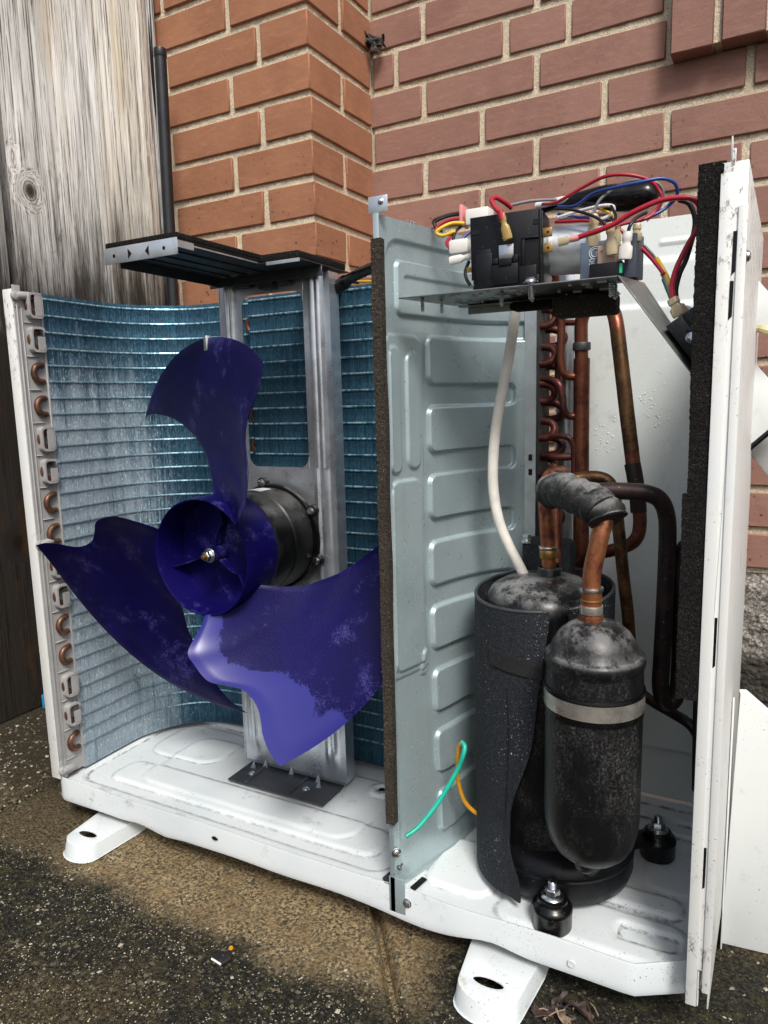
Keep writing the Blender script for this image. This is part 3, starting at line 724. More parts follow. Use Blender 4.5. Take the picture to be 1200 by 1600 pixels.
# one screw mesh, shared
def screw_mesh(r=.0042, ln=.012, mat='steel', hexa=False, name='screw'):
    m = MB().lathe([(0,.0028),(r*.55,.0026),(r*.9,.0017),(r,.0004),(r*1.25,0),(r*1.25,-.0006),(r*.5,-.0008),(r*.5,-ln),(0,-ln-.002)], (0,0,0), seg=16)
    m.box((-r*.62,-r*.1,.0024), (r*.62,r*.1,.0029)); m.box((-r*.1,-r*.62,.0024), (r*.1,r*.62,.0029))
    if hexa: m.lathe([(0,.0042),(r*.85,.0042),(r*.95,.0036),(r*.95,0)], (0,0,0), seg=6)
    return m.mesh(name, mat)
SCREW = screw_mesh(); HEX = screw_mesh(.0042, .006, hexa=True)
def place(me, name, parent, p, n):
    o = link(name, me, parent, Vector(p)); o.rotation_mode = 'QUATERNION'; o.rotation_quaternion = Vector(n).to_track_quat('Z', 'Y'); return o
place(SCREW, 'screw', PAN, (.566, -.0010, .019), (0,-1,0)); place(SCREW, 'screw', PAN, at(640, 1418+60, 0)-Vector((0,-.0,-.01)), (0,-1,0)).scale = (.5,)*3
o = MB().lathe([(0,.0006),(.0035,.0012),(.004,0)], (0,0,0), seg=14).obj('dimple', 'pan', PAN)
o.location = (.742, -.0013, .014); o.rotation_euler = (rad(90),0,0)
o = MB().lathe([(0,.0008),(.0030,.0008),(.0036,0)], (0,0,0), seg=14).obj('drain_slot', 'blackp', PAN)
o.location = (.300, -.0012, .020); o.rotation_euler = (rad(90),0,0); o.scale = (1.4,.7,1)
m = MB().lathe([(0,0),(.0042,0)], (.441,.178,FZ+.0008), seg=16).obj('drain_hole', 'blackp', PAN)

# front corner post and light grey end plate with copper return bends
post = MB().box((-.003,0,.030), (.0142,.004,.709)).box((-.003,.004,.030), (-.0012,.30,.709)).obj('corner_post', 'post', AC, bevel=.001)
MB().box((-.003,.30,.69), (.10,.306,.714)).box((.0,.288,.705),(.075,.302,.7135)).obj('top_rail', 'post', AC, bevel=.001)
MB().box((.10,.283,.704), (.14,.29,.711)).obj('top_rail', 'post', AC, bevel=.001)
HZ = [.6895-.0438*i for i in range(15)]
m = MB().box((.0128,.001,.032), (.0152,.040,.707))
m.box((.0150,.0385,.032), (.0185,.0415,.707)); m.box((.0150,.004,.04), (.0172,.0062,.70)); m.box((.0150,.0105,.04), (.0164,.0122,.70))
for z in HZ: m.box((.0150,.0125,z-.0226), (.0172,.0300,z-.0212))
EP = m.obj('coil_end_plate', 'plastic', AC, bevel=.0005, seg=1)
hp = []
for i in range(15):
    a = -math.pi/2+math.pi*i/14; hp.append(Vector((0, -.0098*math.cos(a), .0108*math.sin(a))))
hp = [hp[0]+Vector((-.004,.006,0))]+hp+[hp[-1]+Vector((-.004,.006,0))]
HAIR = MB().tube(hp, .0042, 10).mesh('hairpin_bend', 'hairpin')
def loop(split):
    pts = []; W, H, r = .0092, .0150, .005
    for cx, cz, a0 in ((W-r,H-r,0),(-(W-r),H-r,90),(-(W-r),-(H-r),180),((W-r),-(H-r),270)):
        for k in range(5): a = rad(a0+22.5*k); pts.append(Vector((0, cx+r*math.cos(a), cz+r*math.sin(a))))
    m = MB()
    for i in range(len(pts)):
        if split and i == 19: continue
        p, q = pts[i], pts[(i+1) % len(pts)]
        n1 = Vector((0, p.y, p.z)).normalized()*.0016; n2 = Vector((0, q.y, q.z)).normalized()*.0016
        X = Vector((.0105,0,0)); m.add([p-n1, q-n2, q+n2, p+n1, p-n1+X, q-n2+X, q+n2+X, p+n1+X], [(0,3,2,1),(4,5,6,7),(0,1,5,4),(2,3,7,6)])
    m.box((.0085,-.001,-.0145), (.0105,.0090,.0145 if not split else .004))
    return m.mesh('clip_ring', 'plastic', autosmooth=30)
LOOP, LOOPS = loop(False), loop(True)
for i, z in enumerate(HZ):
    link('hairpin_bend', HAIR, EP, (.0180, .0290, z))
    if i % 4 in (0, 1): link('clip_ring', LOOP if i % 4 == 0 else LOOPS, EP, (.0150, .0270, z))
for z, s in ((.700, 1), (.372, 1), (.043, -1)):
    m = MB().tube([(.0175,.003,z),(.0175,.022,z+.002*s)], .0052, 14).lathe([(0,0),(.006,0),(.006,.004),(.0025,.005),(0,.005)], (.016,.003,z), axis='X', seg=16)
    m.box((.0145,.001,z-.014), (.0165,.012,z+.014))
    m.obj('latch_arm', 'plastic', EP, bevel=.0006)

# coil: L-shaped fin pack, inner row, and the thirty tubes running through it
def coil_path(off=0.0):
    P = [Vector((.018-off, .040, 0)), Vector((.018-off, .075, 0)), Vector((.018-off, .10, 0)), Vector((.018-off, .130, 0))]
    for i in range(1, 16):
        a = math.pi - math.pi/2*i/16; P.append(Vector((.138+(.120+off)*math.cos(a), .130+(.120+off)*math.sin(a), 0)))
    P += [Vector((.138+(.640-.138)*i/20, .250+off, 0)) for i in range(0, 21)]
    return P
CZ0, CZ1 = .030, .7065
TUBEZ = [z+d for z in HZ for d in (.0108, -.0108)]
def fin_sheet(path, z0, z1, back, nz=240):
    m = MB(); n = len(path)-1
    def prof(z): return .00035*math.cos(2*math.pi*(z-TUBEZ[0])/.0219)
    def fn(u, v):
        i = min(n-1, int(u*n+1e-6)); t = u*n-i; p = path[i].lerp(path[i+1], t); d = (path[i+1]-path[i]).normalized(); nr = Vector((d.y, -d.x, 0))
        z = z0+(z1-z0)*v
        return p + Vector((0,0,z)) + nr*(prof(z) + noise.noise((u*30, z*20, 4))*.0006)
    m.grid(fn, n*3, nz)
    d0 = (path[1]-path[0]).normalized(); d1 = (path[-1]-path[-2]).normalized()
    bk = [p + Vector((-(path[min(i+1,n)]-path[max(i-1,0)]).normalized().y, (path[min(i+1,n)]-path[max(i-1,0)]).normalized().x, 0))*back for i, p in enumerate(path)]
    b0 = len(m.v)
    for p, q in zip(path, bk): m.v += [p+Vector((0,0,z0)), p+Vector((0,0,z1)), q+Vector((0,0,z0)), q+Vector((0,0,z1))]
    for i in range(n):
        a, b = b0+4*i, b0+4*i+4
        m.f += [(a+1, b+1, b+3, a+3), (a, a+2, b+2, b), (a+2, a+3, b+3, b+2)]
    a = b0; m.f.append((a, a+1, a+3, a+2)); a = b0+4*n; m.f.append((a, a+2, a+3, a+1))
    return m
COIL = fin_sheet(coil_path(), CZ0, CZ1, .021).obj('condenser_coil', 'fin', AC, merge=False, autosmooth=60)
inner = [Vector((.2165+(.640-.2165)*i/12, .2285, 0)) for i in range(13)]
FIN2 = fin_sheet(inner, CZ0, .7055, .0195).obj('inner_fin_row', 'fin', COIL, merge=False, autosmooth=60)
tn = NT('bright_fin_collar'); MT['collar'] = tn.out(tn.mix(tn.math('MULTIPLY', tn.math('MULTIPLY', tn.ramp(tn.math('ADD', tn.xyz()[0], tn.math('MULTIPLY', tn.xyz()[1], .55)), .25, .07), tn.ramp(tn.xyz()[2], .74, .52, 0, 1)), tn.ramp(tn.noise(1, 4, .7, tn.map((60, 60, 20))), .35, .6, .35, 1)), tn.mix(tn.ramp(tn.noise(1, 3, .6, tn.map((240, 240, 60))), .36, .66), (.06,.20,.28), (.52,.78,.86)), (.30,.36,.40)), .28, .6, tn.bump(tn.noise(500, 2), .4, .0006))
tp = [p+Vector((0,0,0)) for p in coil_path(-.0006)]
TUBE = MB().tube(tp, .0015, 6).mesh('coil_tube', 'collar'); TUBE2 = MB().tube([Vector((.2172,.2278,0)), Vector((.640,.2278,0))], .0015, 6).mesh('coil_tube', 'collar')
for z in TUBEZ:
    if z < CZ0+.004: continue
    link('coil_tube', TUBE, COIL, (0,0,z)); link('coil_tube', TUBE2, COIL, (0,0,z))
BEND = MB().tube([Vector((-p.y if False else p.y, 0, p.z)) for p in hp], .0044, 10).mesh('hairpin_bend', 'hairpin')
for z in HZ: link('hairpin_bend', BEND, COIL, (.2165, .238, z-.0219))
# right end of the coil: dark return bends
def bendmesh(r, h, name='return_bend'):
    pts = [Vector((0,0,-h))]+[Vector((.004+r*math.cos(a), 0, h*math.sin(a))) for a in [-math.pi/2+math.pi*i/12 for i in range(13)]]+[Vector((0,0,h))]
    return MB().tube(pts, .0046, 10).mesh(name, 'tube_end')
B1, B2 = bendmesh(.017, .0108), bendmesh(.013, .0108)
for i, z in enumerate(HZ):
    o = link('return_bend', B1, COIL, (.642, .262, z-.0219)); o.rotation_euler = (rad(18 if i % 2 else -14), 0, 0)
    o = link('return_bend', B2, COIL, (.642, .236, z)); o.rotation_euler = (rad(-20 if i % 3 else 12), 0, 0)
MB().box((.6405,.222,.032), (.6425,.274,.704)).obj('tube_sheet', 'galv_dark', COIL)
MB().box((.34,.205,.694), (.375,.227,.7085)).obj('coil_clamp', 'black_paint', COIL, bevel=.002)

# motor bracket: two ribbed legs, cross plates, foot flange and the top arm
BY = .158
def leg_prof(x, x0, x1):                                # ribs pressed along the leg
    c = (x0+x1)/2
    return -.0065*sm(.0105, .006, abs(x-c)) + .0022*sm(.0022, .0008, abs(x-c))
m = MB()
def sheetgrid(x0, x1, z0, z1, dep, nx, nz):
    def fn(u, v):
        x = x0+(x1-x0)*u; z = z0+(z1-z0)*v
        return Vector((x, BY+dep(x, z), z))
    m.grid(fn, nx, nz); m.grid(lambda u, v: fn(1-u, v)+Vector((0,.0012,0)), nx, nz)
XL0, XL1, XR0, XR1 = .2235, .2605, .3575, .3975
sheetgrid(XL0, XL1, .47, .7135, lambda x, z: leg_prof(x, XL0, XL1), 14, 12)
sheetgrid(XR0, XR1, .47, .7135, lambda x, z: leg_prof(x, XR0+.002, XR1), 14, 12)
sheetgrid(XL0, XR1, .035, .47, lambda x, z: (leg_prof(x, XL0, XL1)+leg_prof(x, XR0, XR1))*sm(.05, .075, z), 50, 40)
m.box((XL1-.001,BY-.001,.695), (XR0+.001,BY+.001,.7135))
for x in (XL0, XR1): m.box((x-.0006,BY-.001,.035), (x+.0006,BY+.021,.7135))
for x, sx in ((XL1, 1), (XR0, -1)):                     # rounded inside corners of the window
    for z, sz in ((.6945, -1), (.470, 1)):
        arc = [(x+sx*(.014-.014*math.sin(rad(t))), z+sz*(.014-.014*math.cos(rad(t)))) for t in range(0, 91, 15)]
        m.prism([(p[0], BY-.0006, p[1]) for p in [(x, z)]+arc], (0,.0014,0))
BR = m.obj('motor_bracket', 'galv', AC, autosmooth=50)
m = MB().box((.2325,.104,FZ+.0028), (.3925,.160,FZ+.0044))
for x in (.262, .335): m.tube([(x,.107,FZ+.0044),(x,.157,FZ+.0048)], .0022, 8)
FL = m.obj('foot_flange', 'galv_dark', BR, bevel=.0008)
for x, y in ((.256,.130), (.350,.128)): place(SCREW, 'screw', BR, (x,y,FZ+.005), (0,0,1))
for x, y, a in ((.247,.143,.5), (.262,.152,0), (.355,.149,0), (.363,.138,.5), (.308,.152,0)):
    m = MB().prism([(x-.004,y,FZ+.004), (x+.004,y+.001,FZ+.004), (x+.001*(1 if a else 0),y+.002,FZ+.015)], (0,.0012,0)); m.obj('stamped_tab', 'galv', BR, smooth=False)
MB().tube([(.297,BY-.0005,.078),(.320,BY-.0005,.078)], .0052, 12).obj('slot', 'sticker', BR)
MB().tube([(.300,BY-.001,.0815),(.318,BY-.001,.0815)], .0026, 10).obj('slot_shadow_lip', 'galv_dark', BR)
# top arm: inverted channel reaching forward to the front grille, foam strip on top
ARM_Z = .7185
AX0, AX1, AY0 = .2345, .3405, -.0405
m = MB().box((AX0,AY0,ARM_Z), (AX1,.165,ARM_Z+.0014)).box((AX0,AY0+.02,ARM_Z-.011), (AX0+.0012,.15,ARM_Z+.0008)).box((AX1-.0012,AY0+.02,ARM_Z-.0015), (AX1,.15,ARM_Z))
m.box((AX1-.012,.094,ARM_Z-.001), (.399,.205,ARM_Z+.0004)).box((XL0,.140,ARM_Z-.013),(.399,.142,ARM_Z-.001))
for x in (.258,.284,.312): m.box((x-.002,AY0+.012,ARM_Z-.0018), (x+.002,.14,ARM_Z+.0002))
m.box((.300,.142,ARM_Z-.020), (.322,.158,ARM_Z-.002)).box((.330,.142,ARM_Z-.017), (.345,.154,ARM_Z-.002)).box((.262,.142,ARM_Z-.015), (.285,.154,ARM_Z-.002))
ARM = m.obj('top_arm', 'galv_dark', BR, bevel=.0006, seg=1)
m = MB().box((AX0,AY0-.0015,ARM_Z-.0110), (AX1,AY0,ARM_Z+.0060)); TG = m.obj('front_tongue', 'galv_bright', BR, bevel=.0006)
for x, k in ((.250, 0), (.2735, 1), (.2985, 1), (.3225, 0)):
    m = MB()
    if k:
        q = 1 if x < .285 else -1
        m.prism([(x-q*.0026,AY0-.0018,ARM_Z-.0082),(x+q*.0026,AY0-.0018,ARM_Z-.0030),(x-q*.0026,AY0-.0018,ARM_Z+.0022)], (0,.0006,0))
    else: m.lathe([(0,0),(.0020,0)], (x,AY0-.0018,ARM_Z-.003), axis='Y', seg=12)
    m.obj('punched_hole', 'blackp', TG, smooth=False)
MB().box((AX1,AY0-.001,ARM_Z-.004),(AX1+.0014,AY0+.022,ARM_Z+.003)).box((AX1+.0002,AY0+.022,ARM_Z-.0005),(AX1+.0012,.09,ARM_Z+.0010)).box((.352,.0925,ARM_Z-.0035),(.399,.0940,ARM_Z+.0004)).obj('bright_edge', 'galv_bright', BR)
MB().box((AX0-.001,AY0+.002,ARM_Z+.0062), (AX1-.004,.150,ARM_Z+.0125)).box((AX0,AY0+.001,ARM_Z+.0020), (AX1-.002,.150,ARM_Z+.0056)).obj('foam_pad', 'foam', BR, bevel=.0012)
MB().box((.3425,.0935,ARM_Z+.0010), (.3975,.200,ARM_Z+.0095)).obj('foam_pad', 'foam', BR, bevel=.0015)

# fan motor
FX, FZC = .305, .3773
MY = .152
prof = [(0,.060),(.012,.060),(.014,.066),(.060,.0665),(.0640,.069),(.0655,.074),(.0655,.100),(.0672,.102),(.0672,.138),(.0655,.140),(.0660,.1425),(.0705,.1425),(.0715,.144),(.0715,.1480),(.0705,.149),(.06,.149)]
MO = MB().lathe(prof, (FX,0,FZC), axis='Y', seg=64).obj('fan_motor', 'motor', AC)
for a in (101, 31, -22, 205, 270):
    p = Vector((FX+.0735*math.cos(rad(a)), .1415, FZC+.0735*math.sin(rad(a))))
    m = MB().lathe([(0,0),(.0072,0),(.0078,.001),(.0078,.0075)], p, axis='Y', seg=18); m.box(p+Vector((-.006,.001,-.006)), p+Vector((.006,.0075,.006)), Matrix.Rotation(-rad(a), 3, 'Y'))
    m.obj('mounting_lug', 'motor', MO, bevel=.0008)
    place(HEX, 'screw', MO, p, (0,-1,0))
m = MB().grid(lambda u, v: Vector((FX+.0676*math.cos(rad(88+22*(1-u)-8)), .104+.024*v, FZC+.0676*math.sin(rad(88+22*(1-u)-8)))), 10, 1)
m.obj('rating_sticker', 'sticker', MO, solid=.0003)
MB().box((FX-.012,.100,FZC-.074), (FX+.014,.136,FZC-.060)).obj('cable_boot', 'motor', MO, bevel=.003)

# fan: hub cup and three scalloped blades
HR = .0705
prof = [(HR-.0034,.0445),(HR-.0026,.002),(HR-.0018,.0),(HR-.0006,-.0002),(HR,.0012),(HR+.0006,.050),(HR+.0004,.058),(HR-.002,.061),(.058,.0615)]
m = MB().lathe(prof, (FX,0,FZC), axis='Y', seg=80)
m.lathe([(HR-.0034,.0445),(.052,.0470),(.040,.044),(.026,.041),(.011,.040),(.0098,.030),(.0095,.020),(0,.020)], (FX,0,FZC), axis='Y', seg=80)
FAN = m.obj('fan', 'fan', AC)
E0 = [(.0685,33,.001),(.078,32.6,-.012),(.088,31.9,-.023),(.098,31.3,-.0315),(.106,32,-.0355),(.115,34.8,-.0375),(.126,38.3,-.0365),(.136,42,-.0335),(.1415,45,-.0312),(.147,49,-.0280),(.157,54.5,-.0235),(.170,57.6,-.0212),(.184,58.8,-.0210),(.198,58.6,-.0228),(.212,58.0,-.0258),(.232,58.2,-.0285),(.2505,59.3,-.0290)]
E1 = [(.0685,91,.030),(.082,94.7,.0372),(.098,98.7,.0434),(.115,102.6,.0508),(.130,107.3,.0589),(.150,112.5,.0671),(.165,116.9,.0750),(.180,121.0,.0819),(.200,125.8,.0890),(.216,130.0,.0955),(.232,134.0,.1035),(.244,137.3,.1115),(.2520,140.3,.1190)]
def dense(E):
    P = smooth_path([(r*100, th*.1, y*100) for r, th, y in E], 8)
    return [(p.x/100, p.y*10, p.z/100) for p in P]
E0, E1 = dense(E0), dense(E1)
TH0 = [(p.x/100, p.y*10) for p in smooth_path([(r*100, t*.1, 0) for r, t in ((.0685,33),(.088,33),(.104,34),(.120,37.5),(.137,43),(.157,49.2),(.180,54),(.210,57),(.2505,59.3))], 8)]
def samp(E, t):
    f = t*(len(E)-1); i = min(len(E)-2, int(f)); k = f-i
    return tuple(E[i][j]*(1-k)+E[i+1][j]*k for j in range(3))
def blade_pt(t, u, off):
    a, b = samp(E0, t), samp(E1, t)
    r = a[0]+(b[0]-a[0])*u
    bulge = sm(.9, 1, t)*.0035*math.sin(math.pi*u); r += bulge
    th = a[1]+(b[1]-a[1])*u
    # the moulded surface is a smooth helix; the scalloped edge is only cut out of it
    ys = -.031*sm(.062, .112, r)+.002*sm(.16, .25, r)
    for i in range(len(TH0)-1):
        if r <= TH0[i+1][0] or i == len(TH0)-2:
            k = (r-TH0[i][0])/(TH0[i+1][0]-TH0[i][0]); t0 = TH0[i][1]+(TH0[i+1][1]-TH0[i][1])*min(1, k); break
    q = (th-t0)/(b[1]-t0)
    e = .70+.15*(1-t)
    w = ((q+.05)**e-.05**e)/(1.05**e-.05**e) if q > 0 else q*1.6
    y = ys+(b[2]-ys)*w
    return (r, th, y+off)
def blade(rot):
    def P(t, u, off=0):
        r, th, y = blade_pt(t, u, off); a = rad(th+rot)
        return Vector((FX+r*math.cos(a), y, FZC+r*math.sin(a)))
    nu, nv = 60, 56
    m = MB(); th = .0032
    def fn(u, v, s):
        e = min(u, 1-u, 1-v)*14; k = sm(0, 1, min(1, e+.25))
        p = P(v, u); q = P(min(1, v+.01), u) - P(max(0, v-.01), u); w = P(v, min(1, u+.01)) - P(v, max(0, u-.01))
        n = q.cross(w).normalized(); return p + n*s*th*.5*k
    m.grid(lambda u, v: fn(u, v, 1), nu, nv); n1 = len(m.v); m.grid(lambda u, v: fn(u, v, -1), nu, nv)
    w = nu+1; ring = [i for i in range(w)] + [j*w+nu for j in range(1, nv+1)] + [nv*w+i for i in range(nu-1, -1, -1)] + [j*w for j in range(nv-1, 0, -1)]
    k = len(ring); m.f += [(ring[i], ring[(i+1) % k], n1+ring[(i+1) % k], n1+ring[i]) for i in range(k)]
    o = m.obj('blade', 'fan', FAN, autosmooth=60, merge=False)
    at_ = o.data.attributes.new('film', 'FLOAT', 'POINT')
    for i in range(len(o.data.vertices)): at_.data[i].value = (1-((i % n1) % w)/nu) if rot == 240 else 0.0
    return o
for rot in (0, 120, 240): blade(rot)
def cylp(r, a, y): return Vector((FX+r*math.cos(rad(a)), y, FZC+r*math.sin(rad(a))))
for a in (198, 318, 78):                                # stiffening webs inside the cup
    d = Vector((math.cos(rad(a)), 0, math.sin(rad(a)))); t = Vector((-d.z, 0, d.x))*.0009
    pts = [cylp(.010,a,.024), cylp(.030,a,.026), cylp(.038,a,.033), cylp(.066,a,.020), cylp(.067,a,.046), cylp(.010,a,.044)]
    MB().prism([p-t for p in pts], t*2).obj('hub_rib', 'fan', FAN, bevel=.0005)
SH = MB().lathe([(0,.0035),(.0026,.0042),(.0034,.006),(.0034,.02),(0,.02)], (FX,0,FZC), axis='Y', seg=20).obj('motor_shaft', 'brass', FAN)
m = MB().lathe([(.0034,.008),(.0056,.0082),(.0064,.0094),(.0064,.0148)], (FX,0,FZC), axis='Y', seg=6); m.lathe([(.003,.0148),(.0088,.0148),(.0092,.016),(.0092,.018),(.003,.018)], (FX,0,FZC), axis='Y', seg=28)
m.obj('hub_nut', 'steel', FAN, bevel=.0004)
p = Vector(); r, th, y = blade_pt(1, .40, 0)
c = cylp(r-.006, th, y); tdir = (cylp(r-.006, th+2, blade_pt(1, .43, 0)[2])-c).normalized(); rdir = cylp(1, th, 0)-cylp(0, th, 0); nn = tdir.cross(rdir).normalized()
MR = Matrix((tdir, rdir, nn)).transposed()
MB().box(c-Vector((.0038,.0085,.0032)), c+Vector((.0038,.0085,.0032)), MR, c).obj('balance_clip', 'galv_bright', FAN, bevel=.0007)

# partition panel with pressed comb pattern
def lerp_path(P, s):
    d = [0]
    for a, b in zip(P, P[1:]): d.append(d[-1]+(b-a).length)
    s *= d[-1]
    for i in range(len(P)-1):
        if s <= d[i+1]+1e-9: return P[i].lerp(P[i+1], (s-d[i])/max(1e-9, d[i+1]-d[i]))
    return P[-1]
UP = smooth_path([Vector(p) for p in ((.549,0,0),(.556,.03,0),(.5645,.065,0),(.573,.100,0),(.585,.135,0),(.602,.168,0),(.620,.188,0),(.634,.197,0))], 10)
LO = [Vector(p) for p in ((.549,0,0),(.558,.025,0),(.569,.06,0),(.5810,.0985,0),(.5835,.120,0),(.588,.15,0),(.602,.178,0),(.634,.197,0))]
SD = [0]
def part_base(s, z):
    k = sm(.38, .12, z)
    k2 = sm(.27, .06, z)
    return lerp_path(UP, s).lerp(lerp_path(LO, s), max(k*.6, k2))
PL_ = .2225
def pdist(s): return s*PL_
ROWS = [(.5691,.6186),(.498,.5461),(.4255,.4728),(.3508,.3996),(.2779,.3265),(.205,.2535),(.132,.1815),(.06,.109)]
def part_emb(s, z):                                     # + = proud towards the compressor side
    x = pdist(s); w = .0016; h = 0
    R = lambda d: sm(w, -w, d)
    h -= .0030*R(rbox(x, z, .0145, .40, .03, .7075, .018))
    k = 0
    for a, b in ROWS: k = max(k, R(rbox(x, z, .0785, .40, a, b, .0095)))
    if x > .15 and .07 < z < .61:
        f = 0
        for (a0, a1), (b0, b1) in zip(ROWS[1:], ROWS): f = max(f, R(rbox(x, z, .05, .2105, a1, b0, .0075)))
        k = max(k, 1-f)
    h += .0044*k
    h += .0034*R(rbox(x, z, .030, .40, .6375, .6893, .0075)); h -= .0018*R(rbox(x, z, .041, .40, .6555, .6750, .003))
    blk = R(rbox(x, z, .0065, .0700, .262, .618, .014)); h += .0018*blk
    h += .0026*R(rbox(x, z, .0125, .0315, .480, .6065, .0095)); h += .0026*R(rbox(x, z, .0415, .0625, .483, .6015, .010))
    h += .0026*R(rbox(x, z, .0120, .0640, .270, .472, .013)); h += .0022*R(rbox(x, z, .0560, .0690, .255, .285, .006))
    return h
def partition():
    nu, nz = 190, 520; Z0, Z1 = FZ+.001, .727
    def fn(u, v):
        z = Z0+(Z1-Z0)*v
        p = part_base(u, z); q = part_base(min(1, u+.012), z)-part_base(max(0, u-.012), z); n = Vector((q.y, -q.x, 0)).normalized()
        e = part_emb(u, z)
        return p + n*e*1.15 + Vector((0,0,z))
    m = MB().grid(fn, nu, nz)
    return m.obj('partition_panel', 'sheet', AC, merge=False, autosmooth=50, solid=.001)
PT = partition()
m = MB().box((.634,.1955,FZ+.004), (.6475,.1967,.715)); FLG = m.obj('rear_flange', 'galv_bright', PT)
for z, k in ((.484, 1), (.467, 1), (.388, 0)):
    p = Vector((.6415,.1954,z)); MB().tube([p+Vector((0,0,-.0035*k-.0001)), p+Vector((0,0,.0035*k))], .0022, 10).obj('slot_hole', 'blackp', FLG)
m = MB().box((.5465,-.0012,.004), (.5525,.0,.727)); m.box((.5465,-.0002,.024), (.5478,.010,.727)); m.box((.5450,-.0012,.004),(.5640,.0002,.045)); m.obj('front_edge', 'sheet', PT, bevel=.0004)
m = MB().box((.541,.0005,.727), (.5615,.0018,.7425)); TT = m.obj('top_tab', 'galv_bright', PT, bevel=.0009); place(SCREW, 'rivet', TT, (.5545,.0004,.7370), (0,-1,0)).scale = (.6,.6,.8)
MB().box((.5655,.012,FZ+.0005), (.5725,.034,FZ+.0028), Matrix.Rotation(rad(-12), 3, 'Z')).obj('pan_slot', 'blackp', PAN, bevel=.0008)
MB().prism([(.546,-.0005,.034),(.546,.020,.034),(.535,.018,.034),(.533,.006,.034),(.538,.0005,.034)], (0,0,.0006)).obj('dark_wedge', 'galv_dark', PT)  # thin flat dark wedge left of the front edge
place(SCREW, 'pan_hole', PAN, (.5665,.0065,FZ+.0015), (0,0,1)).scale = (.45,.45,.2)
# foam strip down the front edge, ragged
def foam_strip(name, x0, x1, y0, y1, z0, z1, mat, parent, seed, nz=None, fuzz=.0006):
    # an extruded strip of open-cell foam: fine irregular grid all round, loose fibres at its edges
    m = MB(); rn = random.Random(seed); st = .0009; nz = int((z1-z0)/.0012)
    nx, ny = max(4, int((x1-x0)/st)), max(3, int((y1-y0)/st))
    cs = [(x0, y1-(y1-y0)*i/ny) for i in range(ny)] + [(x0+(x1-x0)*i/nx, y0) for i in range(nx)] + [(x1, y0+(y1-y0)*i/ny) for i in range(ny+1)]
    c = len(cs)
    for k in range(nz+1):
        z = z0+(z1-z0)*k/nz
        sway = noise.noise((z*9, seed, 0))*.0012; thin = 1+.08*noise.noise((z*14, seed, 4))
        for i, (x, y) in enumerate(cs):
            p = Vector((x0+(x-x0)*thin+sway, y, z)); f = 0 if i in (0, c-1) else fuzz
            q = p*420
            m.v.append(p+Vector((noise.noise(q)+rn.uniform(-.5,.5), noise.noise(q+Vector((9,0,0)))+rn.uniform(-.5,.5), .6*noise.noise(q+Vector((0,9,0)))))*f)
    for k in range(nz):
        for i in range(c-1): m.f.append((k*c+i, k*c+i+1, (k+1)*c+i+1, (k+1)*c+i))
        m.f.append((k*c+c-1, k*c, (k+1)*c, (k+1)*c+c-1))
    m.f += [tuple(range(c))[::-1], tuple(nz*c+i for i in range(c))]
    for i in range(int((z1-z0)*1100)):
        z = rn.uniform(z0, z1); x = rn.choice((x0, x1, rn.uniform(x0, x1))); p = Vector((x, y0, z)); q = p+Vector((rn.uniform(-1,1), -.6*rn.random(), rn.uniform(-1,1)))*rn.uniform(.0006,.0022)
        m.add([p, p+Vector((.00018,0,.00015)), q], [(0,1,2)])
    return m.obj(name, mat, parent, smooth=True, merge=False, autosmooth=75)
foam_strip('foam_strip', .5460, .5562, -.006, .003, .110, .7035, 'foam_old', PT, 3)
place(SCREW, 'screw', PT, (.5555,-.002,.076), (.55,-.8,.1)); place(SCREW, 'screw', PT, (.558,-.0013,.0585), (0,-1,0)).scale = (.6,.6,.6)

# right side panel with its front flange and foam, and the pressed back panel
m = MB().prism([(.8605,.001,.012),(.8618,.001,.012),(.8705,.312,.012),(.8690,.312,.012)], (0,0,.7095)).box((.8445,-.0014,.050), (.8618,.0,.7215)).box((.8560,-.0030,.030), (.8625,-.0014,.690)).box((.8445,-.0014,.05), (.8457,.010,.7215))
m.box((.8430,-.0030,.014), (.8520,-.0016,.714)).box((.8520,.0005,.012), (.8535,.022,.05))
m.box((.8490,-.0012,.7215), (.8502,.0002,.740)).box((.8502,-.0012,.7215), (.8528,.0002,.731))
SP = m.obj('side_panel', 'post', AC, bevel=.0007, seg=2)
for z0, z1, x in ((.640,.672,.8538), (.607,.636,.8530), (.328,.372,.8528), (.128,.168,.8528)):
    MB().prism([(x-.0008,-.0017,z0),(x+.0018,-.0017,z0+.003),(x+.0020,-.0017,z1),(x-.0006,-.0017,z1)], (0,.0003,0)).obj('slot_hole', 'blackp', SP, smooth=False)
place(SCREW, 'rivet', SP, (.8627,.012,.655), (1,0,0)); place(SCREW, 'rivet', SP, (.8535,.004,.028), (.2,-1,0)).scale = (.6,.6,.6)
foam_strip('foam_strip', .8275, .8462, -.001, .013, .470, .7235, 'foam', SP, 5)
foam_strip('foam_strip', .8250, .8455, -.0015, .011, .298, .4715, 'foam', SP, 6)
def back_panel():
    X0, X1, Z0, Z1, Y = .648, .8600, .047, .752, .284
    R = lambda d, w=.0025: sm(w, -w, d)
    def fn(u, v):
        x = X0+(X1-X0)*u; z = Z0+(Z1-Z0)*v; h = 0
        h += .0045*R(rbox(x, z, .60, .838, .112, .655, .016))
        h -= .004*R(rbox(x, z, .60, .95, .706, .80, .004)); h += .002*R(rbox(x, z, .765, .800, .723, .7265, .0015), .0012)
        zz = z
        if v > .97 and x > .835: zz = z - .010*sm(.835, .858, x)*((v-.97)/.03)
        return Vector((x, Y-h, zz))
    m = MB().grid(fn, 120, 300); m.box((.8455,.27,.05), (.8602,.287,.74))
    return m.obj('back_panel', 'inner', AC, merge=False, autosmooth=50)
BP = back_panel()
